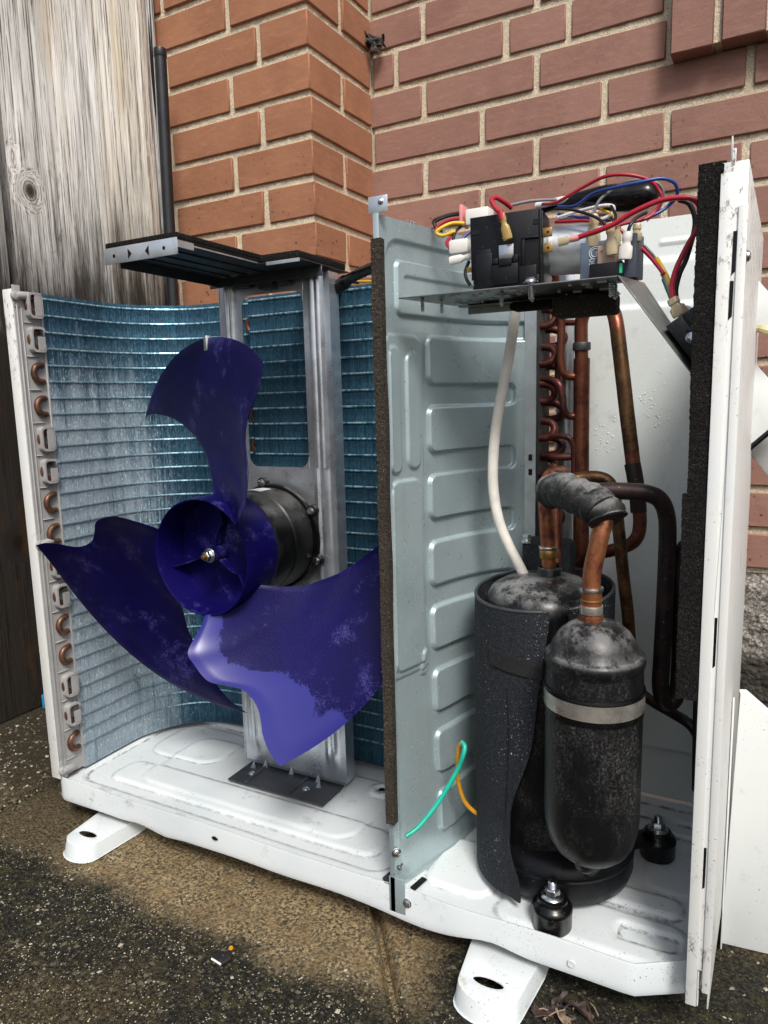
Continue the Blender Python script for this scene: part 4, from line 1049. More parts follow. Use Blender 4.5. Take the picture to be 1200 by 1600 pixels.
m = MB().grid(lambda u, v: Vector((.652+.02*u, .276-.004*math.sin(u*math.pi), .05+.66*v)), 10, 1); m.obj('coil_side_plate', 'galv', BP, solid=.0008)

# ---------------------------------------------------------------- electrical tray
TZ = .6488
pl = [(.5665,.008),(.768,.008),(.752,.100),(.592,.096)]
m = MB().prism([(x,y,TZ) for x,y in pl], (0,0,.0013)); m.box((.606,.090,TZ-.010), (.755,.0915,TZ)); m.box((.60,.078,TZ-.0035),(.757,.091,TZ-.0022))
TR = m.obj('control_tray', 'tray', AC, bevel=.0004, seg=1)
for (px, py, Y) in ((660,480,.02),(690,478,.045),(784,463,.03),(832,447,.02),(886,460,.07),(955,438,.035),(962,445,.05)):
    p = at(px, py-9, Y); p.z = TZ-.0002
    m = MB().lathe([(0,-.0125)]+[(.0012+.0010*(k % 2), -.0115+.001*k) for k in range(12)]+[(.0018,0)], p, seg=10); m.obj('screw_tip', 'steel', TR, autosmooth=20)
rn = random.Random(8)
for i in range(34):
    x = rn.uniform(.585, .755); y = rn.uniform(.016, .075)
    w, d = rn.choice(((.0011,.0008),(.0012,.0009),(.003,.0007)))
    MB().box((x-w*1.3,y-d*1.3,TZ-.0016), (x+w*1.3,y+d*1.3,TZ+.0002)).obj('punched_lance', 'galv_bright', TR, smooth=False)
place(SCREW, 'screw', TR, at(829,434,.011)+Vector((0,0,-.003)), (0,-.2,1)).scale = (1.2,1.2,1.2)
m = MB(); F0, F1, B1, B0 = Vector((.768,.008,TZ+.0006)), at(1092,601,.012), at(1104,592,.045), Vector((.7805,.062,TZ+.0006))
n_ = (F1-F0).cross(B0-F0).normalized()*.0013
m.prism([F0, F1, B1, B0], n_); SL = m.obj('sloped_flange', 'tray', TR, bevel=.0003, seg=1)
for (a, b) in ((.2,.5),(.36,.55),(.40,.75),(.5,.5),(.55,.85),(.28,.2)):
    p = F0+(F1-F0)*a+(B0-F0)*b*.6; n0 = n_.normalized()
    MB().lathe([(0,0.0002),(.0011,0)], (0,0,0), seg=8).obj('flange_hole', 'blackp', SL)
    o = COL.objects[-1]
MB().box((.700,.060,TZ-.022), (.757,.090,TZ-.0036)).obj('tray_foam', 'foam_old', TR, bevel=.003)
MB().box((.655,.070,TZ-.012), (.700,.092,TZ-.0036)).obj('tray_foam', 'foam', TR, bevel=.004)

# contactor with stepped moulded front
c0 = Vector((.6335,.030,TZ+.0014))
W_, H_, D_ = .0675, .0670, .034
tl = Matrix.Rotation(rad(-1.2), 3, 'Y') @ Matrix.Rotation(rad(5), 3, 'Z')
def cb(m, x0, x1, y0, y1, z0, z1):                      # block in contactor coordinates (fractions of the front face, mm in depth)
    return m.box(c0+Vector((x0*W_, y0*.001, z0*H_)), c0+Vector((x1*W_, y1*.001, z1*H_)), tl, c0)
m = MB(); cb(m, .02,.98, 0,34, .0,.97); cb(m, 0,.93, -2.0,0, .17,1.0); cb(m, .93,.965,-3.0,0,.02,.99); cb(m, .02,.93,-1.2,0,.0,.17)
CT = m.obj('contactor', 'blackp', AC, bevel=.0012)
for i, a in enumerate(((.30,.66,-7.0,-1.2,.06,.33),(.40,.58,-8.2,-6.5,.30,.40),(.31,.39,-7.6,-1.2,.33,.41),(.59,.66,-7.6,-1.2,.33,.43),(.22,.93,-4.0,-1.0,.0,.15),(.66,.90,-5.0,-1.0,.02,.28),(.70,.745,-4.8,-1.8,.28,.62),(.70,.93,-4.4,-1.8,.62,.645),(.06,.30,-3.6,-1.0,.03,.50),(.10,.28,-2.4,-1.8,.12,.56))):
    m = MB(); cb(m, *a); m.obj('moulded_step', 'blackp', CT, bevel=.0007)
for a in ((.02,.13,-2.6,-1.9,.77,.83),(.86,.93,-2.6,-1.9,.80,.865)):
    m = MB(); cb(m, *a); m.obj('latch_recess', 'rubber', CT, smooth=False)
m = MB(); cb(m, .40,.60,-5.4,-4.6,.40,.58); m.obj('blade_terminal', 'steel', CT, bevel=.0004)
for z in (.44, .64):
    m = MB(); cb(m, .975,1.10,-1,.8,z-.015,z+.10); m.obj('blade_terminal', 'brass', CT, bevel=.0004)
    m = MB(); cb(m, 1.03,1.06,-1.3,-.9,z+.03,z+.055); m.obj('terminal_hole', 'blackp', CT)
m = MB(); cb(m, -.09,.0,4,4.8,.30,.37); m.obj('blade_terminal', 'brass', CT)
def text_obj(name, body, size, mat4, mat, parent, ext=.0002):
    cu = bpy.data.curves.new(name, 'FONT'); cu.body = body; cu.size = size; cu.extrude = ext; cu.align_x = 'CENTER'; cu.align_y = 'CENTER'
    tmp = bpy.data.objects.new(name, cu); COL.objects.link(tmp)
    me = bpy.data.meshes.new_from_object(tmp.evaluated_get(bpy.context.evaluated_depsgraph_get())); bpy.data.objects.remove(tmp)
    me.transform(mat4); me.materials.clear(); me.materials.append(MT[mat]); return link(name, me, parent)
def facing(p, right, up):
    r = Vector(right).normalized(); u_ = Vector(up).normalized(); n0 = r.cross(u_)
    M = Matrix((r, u_, n0)).transposed().to_4x4(); M.translation = Vector(p); return M
FR = ((1,0,0), (0,0,1))
text_obj('stamped_letters', 'S/T', .011, facing(at(640,352,.036)+Vector((.0016,-.0006,0)), (.27,.96,-.05), (0,0,1)), 'galv_bright', PT)
# silver run capacitor lying behind, blue-grey film capacitor, relay, slate block
a, b = at(862,392,.085), at(925,388,.085)
m = MB().tube([a, a+(b-a)*.03, b-(b-a)*.03, b], [.0205,.0225,.0225,.0205], 36); m.obj('capacitor_can', 'galv_bright', AC, autosmooth=30)
m = MB().box(Vector((.7285,.048,TZ+.0013)), Vector((.7520,.070,.6872))); CP = m.obj('film_capacitor', 'capblue', AC, bevel=.0010)
lg = at(930,395,.0478); 
for r in (.0052, .0035):
    m = MB().tube([lg+Vector((r*math.cos(rad(t)), -.0002, r*math.sin(rad(t)))) for t in range(60, 331, 18)], .00042, 6); m.obj('printed_arc', 'print_white', CP)
text_obj('printed_letters', 'foc', .0052, facing(lg+Vector((.0038,-.0001,-.0012)), *FR), 'print_white', CP)
text_obj('printed_digits', '450', .0066, facing(at(925,413,.0477), (0,0,1), (-1,0,0)), 'print_white', CP)
m = MB().box((.7392,.036,TZ+.001), (.7672,.052,.6660)); RL = m.obj('relay', 'blackp', AC, bevel=.0008)
m = MB().box((.7450,.041,.6655), (.7640,.054,.6815)); m.obj('relay_top', 'beige', RL, bevel=.0006)
for x in (.7485, .7585): MB().lathe([(0,0),(.0011,0)], (x,.0406,.6765), axis='Y', seg=10).obj('relay_dimple', 'brass', RL)
MB().box((.7648,.0352,.6560), (.7672,.0362,.6640)).obj('green_mark', 'greenled', RL)
pc = at(1000,432,.045)
m = MB().box((.7690,.040,.6520), (.7790,.0625,.6885), Matrix.Rotation(rad(-8), 3, 'Z')); m.obj('slate_block', 'slate', AC, bevel=.0008)
m = MB().box((.7705,.045,.6475), (.7775,.057,.652)); m.obj('block_foot', 'blackp', RL)
# push-on connectors with clear sleeves
def connector(px0, py0, px1, py1, Y, r, mat='clear', flat=.55, wire=None):
    a, b = at(px0, py0, Y), at(px1, py1, Y); d = (b-a); L = d.length; d.normalize(); X = d.cross(Vector((0,1,0))).normalized(); N = X.cross(d)
    m = MB(); prof = [(0,.62),(.06,.75),(.30,.78),(.36,.62),(.46,.66),(.55,1.0),(.92,1.05),(1,.95)]
    seg = 14; base = len(m.v)
    for t, k in prof:
        for i in range(seg):
            an = 2*math.pi*i/seg; fl = flat if t > .5 else .8
            m.v.append(a+d*(t*L)+X*(math.cos(an)*r*k)+N*(math.sin(an)*r*k*fl))
    for j in range(len(prof)-1):
        for i in range(seg): l = (i+1) % seg; m.f.append((j*seg+i, j*seg+l, (j+1)*seg+l, (j+1)*seg+i))
    m.f += [tuple(range(seg))[::-1], tuple((len(prof)-1)*seg+i for i in range(seg))]
    o = m.obj('wire_connector', mat, AC)
    m = MB().box(Vector((-r*.6,-r*.12,-L*.45)), Vector((r*.6,r*.12,L*.22))); me = m.mesh('crimp', 'brass', bevel=.0002, seg=1)
    q = link('crimp', me, o); q.matrix_local = Matrix((X, N, -d)).transposed().to_4x4(); q.location = (a+b)/2
    return o
Y0 = .022
connector(783,332,794,374,.0215,.0042,'sleeve'); MB().tube([at(782,330,.0215), at(785,344,.0215)], .0031, 12).obj('red_ferrule', 'red', AC)
connector(905,371,872,379,.030,.0036,'clear'); MB().tube([at(905,371,.030), at(892,374,.030)], .0026, 12).obj('red_ferrule', 'pink', AC)
connector(928,335,928,385,.050,.0055,'clear'); connector(953,348,956,398,.036,.0050,'clear'); connector(981,362,976,405,.034,.0055,'conn'); connector(996,350,993,377,.045,.0048,'clear'); connector(966,345,962,380,.05,.004,'clear')
connector(1050,466,1064,492,.03,.0062,'clear'); connector(1056,478,1076,492,.036,.0055,'conn')
connector(742,399,703,408,.04,.0040,'conn')
m = MB().box(at(700,398,.05), at(738,374,.062)); o = m.obj('wire_connector', 'conn', AC, bevel=.003)
m = MB().box(at(727,352,.075), at(772,328,.093)); WB = m.obj('plug_housing', 'conn', AC, bevel=.0012)
MB().box(at(722,352,.0745), at(728,326,.0935)).obj('plug_flange', 'pink', WB, bevel=.0008)
def wire(mat, r, pts, name='wire'):
    return MB().tube(smooth_path([at(*p) for p in pts], 9), r, 10).obj(name, mat, AC)
wire('red', .0015, [(848,319,.07),(870,316,.06),(910,293,.055),(945,276,.05),(980,273,.05),(1013,281,.055),(1029,297,.06),(1034,311,.06),(1024,330,.06),(1008,342,.055),(973,350,.05),(960,356,.048)])
wire('blue', .0015, [(872,323,.07),(898,322,.06),(926,303,.055),(961,293,.045),(1003,284,.045),(1034,279,.05),(1054,286,.055),(1058,304,.06),(1045,321,.065),(1024,335,.06),(1000,345,.055)])
wire('greyw', .0013, [(926,336,.05),(936,314,.05),(952,300,.052),(971,288,.055),(999,281,.057),(1027,286,.06),(1036,302,.065),(1031,323,.07),(1010,345,.07)])
wire('blackw', .0013, [(868,326,.06),(894,328,.055),(922,336,.045),(938,344,.04),(950,356,.036)])
wire('red', .0023, [(900,372,.030),(933,361,.028),(961,349,.027),(989,332,.026),(1027,315,.025),(1057,309,.025),(1083,311,.026),(1094,326,.028),(1092,351,.029),(1073,386,.030),(1057,419,.030),(1050,447,.030),(1052,468,.030)])
wire('blackw', .0021, [(1060,312,.034),(1078,320,.036),(1086,350,.038),(1074,400,.037),(1062,428,.036),(1056,455,.036),(1060,480,.036)])
wire('red', .0015, [(868,347,.07),(890,346,.065),(917,345,.06),(945,350,.055),(965,356,.05)])
wire('red', .0017, [(967,358,.06),(985,372,.06),(1008,393,.055),(1025,412,.05),(1037,428,.045)])
wire('blackw', .0014, [(1006,384,.062),(1022,402,.06),(1034,424,.056),(1044,452,.05),(1058,484,.045)])
wire('yellow', .0021, [(1026,404,.056),(1034,418,.05),(1043,436,.048),(1050,458,.046),(1056,474,.044)])
wire('green', .0015, [(1036,436,.050),(1044,456,.046),(1053,478,.042),(1060,492,.04)])
wire('greyw', .0014, [(1034,428,.05),(1042,444,.046),(1049,462,.044)])
wire('whitew', .0016, [(872,340,.08),(905,330,.075),(938,322,.07),(957,322,.07),(958,332,.07),(946,340,.065),(930,345,.06)])
wire('greyw', .0013, [(872,345,.082),(910,338,.08),(945,336,.075),(958,345,.07)])
wire('yellow', .0013, [(938,326,.075),(952,333,.07),(962,342,.066),(967,352,.06)])
wire('blackw', .0015, [(1010,332,.05),(995,340,.042),(985,352,.036),(981,364,.034)])
wire('blue', .0014, [(872,334,.085),(905,340,.08),(940,342,.078),(960,350,.07)])
wire('blackw', .0013, [(955,322,.065),(962,338,.05),(958,352,.04)])
m = MB(); P = smooth_path([at(*p) for p in ((845,330,.10),(880,316,.095),(917,311,.085),(945,309,.08),(980,309,.08),(1012,305,.08),(1026,302,.085))], 8)
nP = len(P); m.tube(P, [.0030+.0095*math.sin(min(1, i/nP*1.15)*math.pi*.62)**1.5*(1 if i < nP*.8 else 1-.75*sm(nP*.8, nP-1, i)) for i in range(nP)], 16); m.obj('cable_sleeve', 'rubber', AC)
MB().tube(smooth_path([at(*p) for p in ((838,322,.095),(880,312,.09),(930,304,.086),(975,299,.085))], 8), .0032, 10).obj('cable_sleeve', 'whitew', AC)
# loom behind the contactor, left
wire('yellow', .0017, [(726,349,.075),(706,349,.072),(688,357,.066),(682,364,.064),(692,368,.066),(712,361,.07)])
wire('red', .0015, [(724,341,.078),(702,344,.076),(685,353,.072),(682,363,.07),(694,370,.072)])
wire('blackw', .0015, [(724,334,.082),(700,338,.08),(681,346,.076),(680,354,.075),(692,362,.078)])
wire('brown', .0013, [(724,331,.086),(700,335,.084),(680,342,.08),(677,349,.08),(688,354,.083)])
wire('red', .0017, [(709,363,.074),(702,372,.068),(698,380,.062),(703,388,.056)])
wire('blackw', .0016, [(722,352,.08),(712,362,.072),(708,374,.066)])
wire('blue', .0015, [(742,358,.07),(730,366,.066),(722,374,.062)])
wire('blackw', .0016, [(733,408,.045),(727,424,.043),(729,436,.042),(735,446,.042)])
wire('red', .0021, [(799,325,.05),(788,316,.042),(775,309,.034),(768,313,.028),(774,325,.024),(782,333,.0215)])
wire('greyw', .0015, [(792,322,.07),(830,314,.075),(870,312,.08)])
# terminal block on the sloped flange
t_ = (F1-F0).normalized(); y_ = Vector((0,1,0)); n0 = Vector((-t_.z,0,t_.x)).normalized(); n0 = n0 if n0.z > 0 else -n0
tb0 = at(1040,510,.014)
MTB = Matrix((t_, y_, n0)).transposed()
def tb(m, a, b):
    vs = [(a[0],a[1],a[2]),(b[0],a[1],a[2]),(b[0],b[1],a[2]),(a[0],b[1],a[2]),(a[0],a[1],b[2]),(b[0],a[1],b[2]),(b[0],b[1],b[2]),(a[0],b[1],b[2])]
    return m.add([tb0+MTB@Vector(v) for v in vs], ((0,3,2,1),(4,5,6,7),(0,1,5,4),(1,2,6,5),(2,3,7,6),(3,0,4,7)))
m = MB(); tb(m, (0,0,0), (.052,.034,.014)); tb(m, (0,.003,.014), (.034,.034,.025)); tb(m, (.012,-.002,.010),(.050,.0,.022)); TB = m.obj('terminal_block', 'black_paint', AC, bevel=.0008)
place(SCREW, 'screw', TB, tb0+MTB@Vector((.020,-.0026,.010)), (0,-1,.1)).scale = (.85,.85,.85)
place(SCREW, 'screw', TB, tb0+MTB@Vector((.031,-.001,.021)), (.3,-1,.3)).scale = (.7,.7,.7)

# ---------------------------------------------------------------- compressor, jacket and accumulator
CX, CY = .680, .115
m = MB().lathe([(0,.366),(.02,.3655),(.040,.361),(.054,.353),(.0615,.342),(.0630,.332),(.0630,.06)], (CX,CY,0), seg=64)
CO = m.obj('compressor', 'jacket_top', AC, autosmooth=60)
m = MB().lathe([(.050,.086),(.0690,.084),(.0775,.078),(.0806,.068),(.0810,.050),(.0780,.040),(.070,.0335),(.0,.0335)], (.6985,.1150,0), seg=72); m.obj('base_shell', 'blackp', CO)
m = MB()
for ax, ay in ((.7165,.0235), (.796,.186)):
    d = Vector((ax-.6985, ay-.115, 0)).normalized(); t = Vector((-d.y, d.x, 0)); c = Vector((.6985,.115,.0505)); e = Vector((ax, ay, .0505))
    m.prism([c+t*.03, c-t*.03, e-t*.013-d*.006, e-t*.008+d*.004, e+t*.008+d*.004, e+t*.013-d*.006], (0,0,.003))
m.obj('base_plate', 'blackp', CO, bevel=.0012)
MB().lathe([(.0812,.066),(.0818,.0690),(.0800,.0698)], (.6985,.1150,0), seg=72).obj('base_seam', 'blackp', CO)
JR = .0705
def cyl(phi, z, r): return Vector((CX+r*math.cos(rad(phi)), CY+r*math.sin(rad(phi)), z))
def jacket():
    nu, nv = 150, 70; Z0, Z1 = .040, .3500
    def edge(z):                                        # left lip of the open seam
        return -73 - 24*sm(.30, .12, z) + 3*math.sin(z*40) + 6*sm(.10, .06, z)
    def fn(u, v, off):
        z = Z0+(Z1-Z0)*v; a1 = edge(z); a0 = -415+sm(.3,.1,z)*6
        ph = a0+(a1-a0)*u
        d = abs(a1-ph)
        lip = .0045*sm(9, 0, d)*sm(.33, .2, z)
        wr = noise.noise((ph*.02, z*9, 2))*.0010 + noise.noise((ph*.012, z*6, 5))*.0022
        r = JR + off + wr + lip + (.0125*sm(-165, -95, ph) if ph > -200 else 0)*sm(.115, .065, z)
        tilt = .0075*math.sin(rad(ph+30))*v
        return cyl(ph, z + tilt, r)
    m = MB().grid(lambda u, v: fn(u, v, .0028), nu, nv); n1 = len(m.v); m.grid(lambda u, v: fn(u, v, 0), nu, nv)
    w = nu+1; ring = [i for i in range(w)] + [j*w+nu for j in range(1, nv+1)] + [nv*w+i for i in range(nu-1, -1, -1)] + [j*w for j in range(nv-1, 0, -1)]
    k = len(ring); m.f += [(ring[i], ring[(i+1) % k], n1+ring[(i+1) % k], n1+ring[i]) for i in range(k)]
    return m.obj('sound_jacket', 'felt', CO, autosmooth=60, merge=False), edge
JK, jedge = jacket()
rim = [cyl(-415+340*i/80, .3508+.0075*math.sin(rad(-415+340*i/80+30)), JR+.0014) for i in range(81)]
MB().tube(rim, .0019, 8).obj('jacket_piping', 'galv_dark', CO)
m = MB().grid(lambda u, v: cyl(-121+46*u, .283+.0175*v-.006*u, JR+.0052-.0008*abs(u-.5)), 24, 6); m.obj('hook_strap', 'strap', CO, solid=.0016)
for k in range(40):                                     # stitched seam
    z = .262-.0042*k; ph = -103+1.5*math.sin(k*.12)
    MB().box(cyl(ph, z, JR+.0042)-Vector((.0003,.0003,.0012)), cyl(ph, z, JR+.0042)+Vector((.0003,.0003,.0012))).obj('stitch', 'blackp', CO, smooth=False)
MB().box((.640,.165,.345), (.697,.195,.392)).box((.648,.160,.345), (.690,.175,.384)).obj('terminal_cover', 'felt', CO, bevel=.006)
place(HEX, 'terminal_nut', CO, at(823,846,.17), (0,0,1)).scale = (1.4,1.4,2)
AX, AY, AR = .754, .017, .0434
m = MB().lathe([(0,.353),(.012,.3525),(.022,.349),(.031,.342),(.0375,.332),(.0400,.3245),(.0412,.3235),(.0440,.3215),(.0448,.318),(.0440,.3135),(.0425,.3115),(.0428,.308),(AR,.300),(AR,.168),(.0425,.155),(.0395,.142),(.034,.1315),(.026,.124),(.016,.1195),(.0,.118)], (AX,AY,0), seg=72)
ACC = m.obj('accumulator', 'black_paint', AC, autosmooth=45)
m = MB().lathe([(AR+.0004,.2745),(AR+.0012,.2740),(AR+.0014,.281),(AR+.0012,.2885),(AR+.0004,.288)], (AX,AY,0), seg=72)
BND = m.obj('clamp_band', 'band', ACC)
MB().lathe([(AR+.0002,.2890),(AR+.0020,.2900),(AR+.0014,.2925),(AR+.0002,.2930)], (AX,AY,0), seg=72).obj('band_liner', 'rubber', ACC)
MB().lathe([(AR+.0001,.2680),(AR+.0009,.2686),(AR+.0009,.2732),(AR+.0001,.2738)], (AX,AY,0), seg=72).obj('band_liner', 'rubber', ACC)
MB().box((AX-.03,AY+.03,.2745), (AX-.012,AY+.07,.288)).obj('band_arm', 'galv_dark', ACC, bevel=.001)
MB().lathe([(.0,.111),(.006,.1115),(.010,.116),(.011,.122)], (AX-.002,AY-.012,0), seg=20).obj('bottom_outlet', 'black_paint', ACC)
MB().tube(smooth_path([Vector((AX+.004,AY+.01,.124)), Vector((AX-.002,AY+.03,.095)), Vector((.735,.07,.062)), Vector((.725,.10,.06))], 8), .009, 14).obj('suction_elbow', 'blackp', ACC)
# suction line: neck, solder rings, bend, taped insulation
def ring(z0, z1, r, mat, c, parent): MB().lathe([(r-.002,z0),(r-.0002,z0+.0002),(r,z0+.0012),(r,z1-.0012),(r-.0002,z1-.0002),(r-.002,z1)], c, seg=28).obj('solder_ring', mat, parent)
nk = Vector((AX-.0035, AY, 0))
neck = smooth_path([nk+Vector((0,0,.345)), nk+Vector((0,0,.375)), nk+Vector((0,0,.395)), at(932,862,.018), at(939,832,.020), at(944,812,.024), at(932,797,.03)], 10)
SL_ = MB().tube(neck, [.0092 if p.z < .381 else .0081 for p in neck], 22).obj('suction_pipe', 'copper_hot', AC)
ring(.3585,.3665,.0102,'band',nk,SL_); ring(.3700,.3722,.0100,'brass',nk,SL_); ring(.3790,.3830,.0104,'steel',nk,SL_); ring(.352,.3575,.0106,'copper_hot',nk,SL_)
ip = smooth_path([at(951,815,.020), at(944,800,.024), at(925,786,.036), at(900,774,.052), at(876,766,.07), at(858,768,.085)], 10)
rr_ = random.Random(4); m = MB(); nI = len(ip); m.tube(ip, [.0168*(1+.05*math.sin(i*.9)+.05*rr_.uniform(-1,1)) * (.86 if i in (0, nI-1) else 1) for i in range(nI)], 24)
for i, v in enumerate(m.v): v += Vector((noise.noise(v*110), noise.noise(v*110+Vector((5,0,0))), noise.noise(v*110+Vector((0,7,0)))))*.0016
INS = m.obj('pipe_insulation', 'insul', AC)
for i in (2, 9): MB().tube([ip[i], ip[i]+(ip[i+1]-ip[i])*1.4], .0176, 24, cap=False).obj('tape_wrap', 'foam', INS)
def pipe(mat, r, pts, n=8, name='refrigerant_pipe', seg=14): return MB().tube(smooth_path([at(*p) for p in pts], n), r, seg).obj(name, mat, AC)
D1 = pipe('copper_hot', .0077, [(858,898,.118),(857,860,.118),(854,815,.118),(852,780,.12),(853,758,.125),(862,742,.14),(880,738,.17)])
c_ = at(857,868,.118)
m = MB().tube([at(857.5,872,.118), at(857,858,.118)], .0095, 22).obj('solder_ring', 'brass', D1, bevel=.001); MB().tube([at(856.6,857,.118), at(856.5,853,.118)], .0098, 22).obj('solder_ring', 'steel', D1, bevel=.0008)
MB().lathe([(.013,.355),(.012,.372),(.0105,.374)], (at(858,890,.118).x,.118,0), seg=24).obj('port_boss', 'jacket_top', D1)
pipe('copper', .0072, [(868,880,.15),(868,830,.16),(866,780,.17),(862,748,.18),(866,730,.19)])
HD = pipe('copper', .0093, [(908,900,.236),(908,800,.236),(908,700,.236),(908.5,620,.236),(909,560,.236)], 4, 'header_pipe')
pipe('copper', .0077, [(909,565,.236),(908,530,.236),(909,500,.236),(918,484,.234),(935,474,.23),(952,478,.21),(962,500,.19),(970,560,.185),(978,630,.18),(985,690,.178),(991,740,.176)])
MB().tube([at(909,548,.236), at(909,535,.236)], .0102, 20).obj('solder_ring', 'galv_dark', HD, bevel=.0012)
pipe('black_pipe', .0086, [(988,724,.177),(992,745,.176),(996,775,.175),(998,800,.175)])
pipe('copper', .0072, [(998,790,.175),(1000,815,.175),(996,838,.175),(982,852,.18),(955,860,.19),(925,868,.20),(905,885,.21)])
pipe('brass_dark', .0078, [(965,520,.187),(972,580,.1825),(980,650,.178),(987,705,.176)])
pipe('copper', .0046, [(877,478,.225),(877,520,.225),(876,560,.225),(879,580,.226),(889,588,.23),(903,588,.235)])
pipe('tube_end', .0042, [(845,593,.235),(862,594,.23),(874,602,.226),(879,622,.226),(881,640,.226),(889,650,.23),(903,650,.235)])
pipe('tube_end', .0036, [(848,683,.235),(868,681,.23),(886,683,.228),(895,694,.23),(897,720,.232),(897,790,.232)])
pipe('tube_end', .0044, [(846,712,.235),(870,714,.232),(903,714,.236)]); pipe('tube_end', .0036, [(866,504,.24),(885,504,.238),(903,504,.236)])
pipe('tube_end', .0042, [(842,540,.24),(868,545,.24),(872,560,.24),(872,600,.24)])
pipe('black_pipe', .0080, [(925,768,.045),(955,767,.055),(985,768,.064),(1012,771,.07),(1031,781,.074),(1041,803,.077),(1043,840,.079),(1039,940,.08),(1034,1030,.08),(1032,1072,.081),(1037,1094,.085),(1048,1098,.089),(1058,1082,.092),(1062,1040,.093),(1064,960,.093),(1061,900,.093),(1064,868,.093),(1076,852,.092),(1096,848,.09),(1120,850,.09)], 9)
pipe('brass_dark', .0062, [(885,752,.10),(905,747,.105),(930,745,.108),(950,752,.11),(960,775,.112),(967,830,.115),(974,900,.118),(981,960,.124),(986,1030,.13)])
pipe('black_pipe', .0052, [(1005,1085,.11),(1022,1098,.105),(1050,1114,.10),(1078,1132,.09),(1092,1155,.085),(1098,1200,.08)])
pipe('blackw', .0045, [(1092,1070,.03),(1091,1120,.03),(1090,1180,.03),(1089,1235,.03)], name='black_cable')
m = MB().tube(smooth_path([at(*p) for p in ((808,462,.125),(805,490,.125),(798,540,.122),(787,600,.118),(777,655,.114),(771,710,.111),(771,765,.110),(780,815,.110),(795,852,.112),(812,885,.116),(822,905,.12))], 8), .0056, 16); m.obj('drain_hose', 'hose', AC)
wire('teal', .0026, [(634,1307,-.001),(655,1291,.012),(686,1252,.032),(712,1208,.045),(724,1180,.05),(726,1166,.054),(722,1160,.058)], 'earth_wire')
wire('orange', .0024, [(723,1160,.057),(717,1168,.062),(715,1190,.066),(716,1220,.070),(724,1248,.075),(736,1264,.08),(752,1275,.085)], 'earth_wire')
# cable looping behind the partition top, left
MB().tube(smooth_path([at(*p) for p in ((505,462,.19),(520,455,.185),(540,440,.17),(560,428,.15),(590,415,.12))], 8), [.0075]*8+[.0085]*9+[.0065]*16, 14).obj('motor_cable', 'rubber', AC)
wire('yellow', .0013, [(497,430,.19),(515,434,.19),(545,439,.185),(590,440,.17)]); wire('blackw', .0016, [(497,433,.192),(520,438,.19),(560,442,.18)])
# rubber mounts with stud and flange nut
def mount(x, y):
    m = MB().lathe([(0,FZ+.003),(.0186,FZ+.003),(.0194,FZ+.0045),(.0196,.0465),(.0199,.0472),(.0202,.0480),(.0200,.0508),(.0188,.0530),(.0165,.0548),(.0152,.0560),(.0148,.0576),(.0146,.0592),(.0132,.0602),(.0,.0602)], (x,y,0), seg=44)
    o = m.obj('rubber_mount', 'rubber', AC, autosmooth=40)
    m = MB().lathe([(.004,.0604),(.0112,.0604),(.0115,.0612),(.0104,.0624),(.0080,.0636)], (x,y,0), seg=30).lathe([(.0078,.0630),(.0078,.0690),(.0068,.0704),(.004,.0704)], (x,y,0), seg=6)
    m.obj('flange_nut', 'steel', o, bevel=.0003, seg=1, autosmooth=25)
    pf = [(.0043+.0004*(k % 2), .0698+.0007*k) for k in range(10)]
    MB().lathe(pf+[(.0034,.0774),(0,.0776)], (x,y,0), seg=18).obj('stud', 'steel', o, autosmooth=20)
    return o
mount(.7165, .0235); mount(.7960, .186)

# ------------------------------------------------------------------ removed sheet panels leaning at the right
def plate(name, label, cat, pts, th, mat, bev=.0012):
    c = sum((Vector(p) for p in pts), Vector())/len(pts)
    t = thing(name, label, cat, (c.x, c.y, min(p[2] for p in pts))); m = MB().prism(pts, th); m.obj('sheet', mat, t, bevel=bev); return t
p = [(.8668,.150,GZ+.002),(.8728,.152,.2515),(.8760,.152,.2525),(.9010,.155,.2310),(1.02,.165,.135),(1.12,.176,.05),(1.16,.180,GZ+.002)]
t = plate('removed_cover', 'large white cover panel standing on the ground beside the front post', 'cover panel', p, (0,.0012,0), 'white')
MB().tube([Vector(q)+Vector((0,.004,-.001)) for q in p[1:]], .0035, 8).obj('rolled_edge', 'white', t)
MB().box((.8664,.140,GZ+.002), (.8682,.1505,.2470)).obj('edge_flange', 'white', t, bevel=.0008)
p = [(.866,.165,.252),(.878,.158,.2555),(.884,.20,.30),(.880,.21,.31)]
p = [at(1150,398,.25), at(1163,413,.25), at(1200,455,.25), at(1262,528,.25), at(1240,527,.25), at(1185,514,.25), at(1168,518,.25), at(1160,530,.25), at(1140,520,.25)]
t = plate('bent_flap', 'white sheet flap with yellow glue edge behind the top of the post', 'metal flap', p, (0,.0012,0), 'white')
m = MB().tube([at(1166,517,.2494), at(1185,513,.2494), at(1210,520,.2494), at(1240,527,.2494)], .0040, 8); m.obj('glue_edge', 'yellowglue', t)
p = [at(1150,536,.27), at(1163,548,.27), at(1200,590,.27), at(1243,640,.27), at(1200,672,.27), at(1164,702,.27), at(1148,712,.27)]
t = plate('pointed_panel', 'white panel corner pointing right in front of the brick wall', 'panel', p, (0,.0015,0), 'white')
MB().tube([p[3]+Vector((0,.002,-.002)), p[4]+Vector((0,.002,-.003)), p[5]+Vector((0,.002,-.003))], .0034, 8).obj('black_seal', 'rubber', t)
p = [at(1166,703,.30), at(1205,678,.30), at(1250,720,.30), at(1210,760,.30)]
t = plate('plastic_cover', 'pale grey plastic cover below the pointed white panel', 'plastic cover', p, (.004,.02,0), 'plastic', .003)
t = plate('narrow_strip', 'pale dirty metal strip lying beyond the large white cover', 'metal strip', [(.905,.24,.180),(.96,.25,.255),(.965,.25,.25),(.918,.24,.172)], (.0,.012,0), 'post')

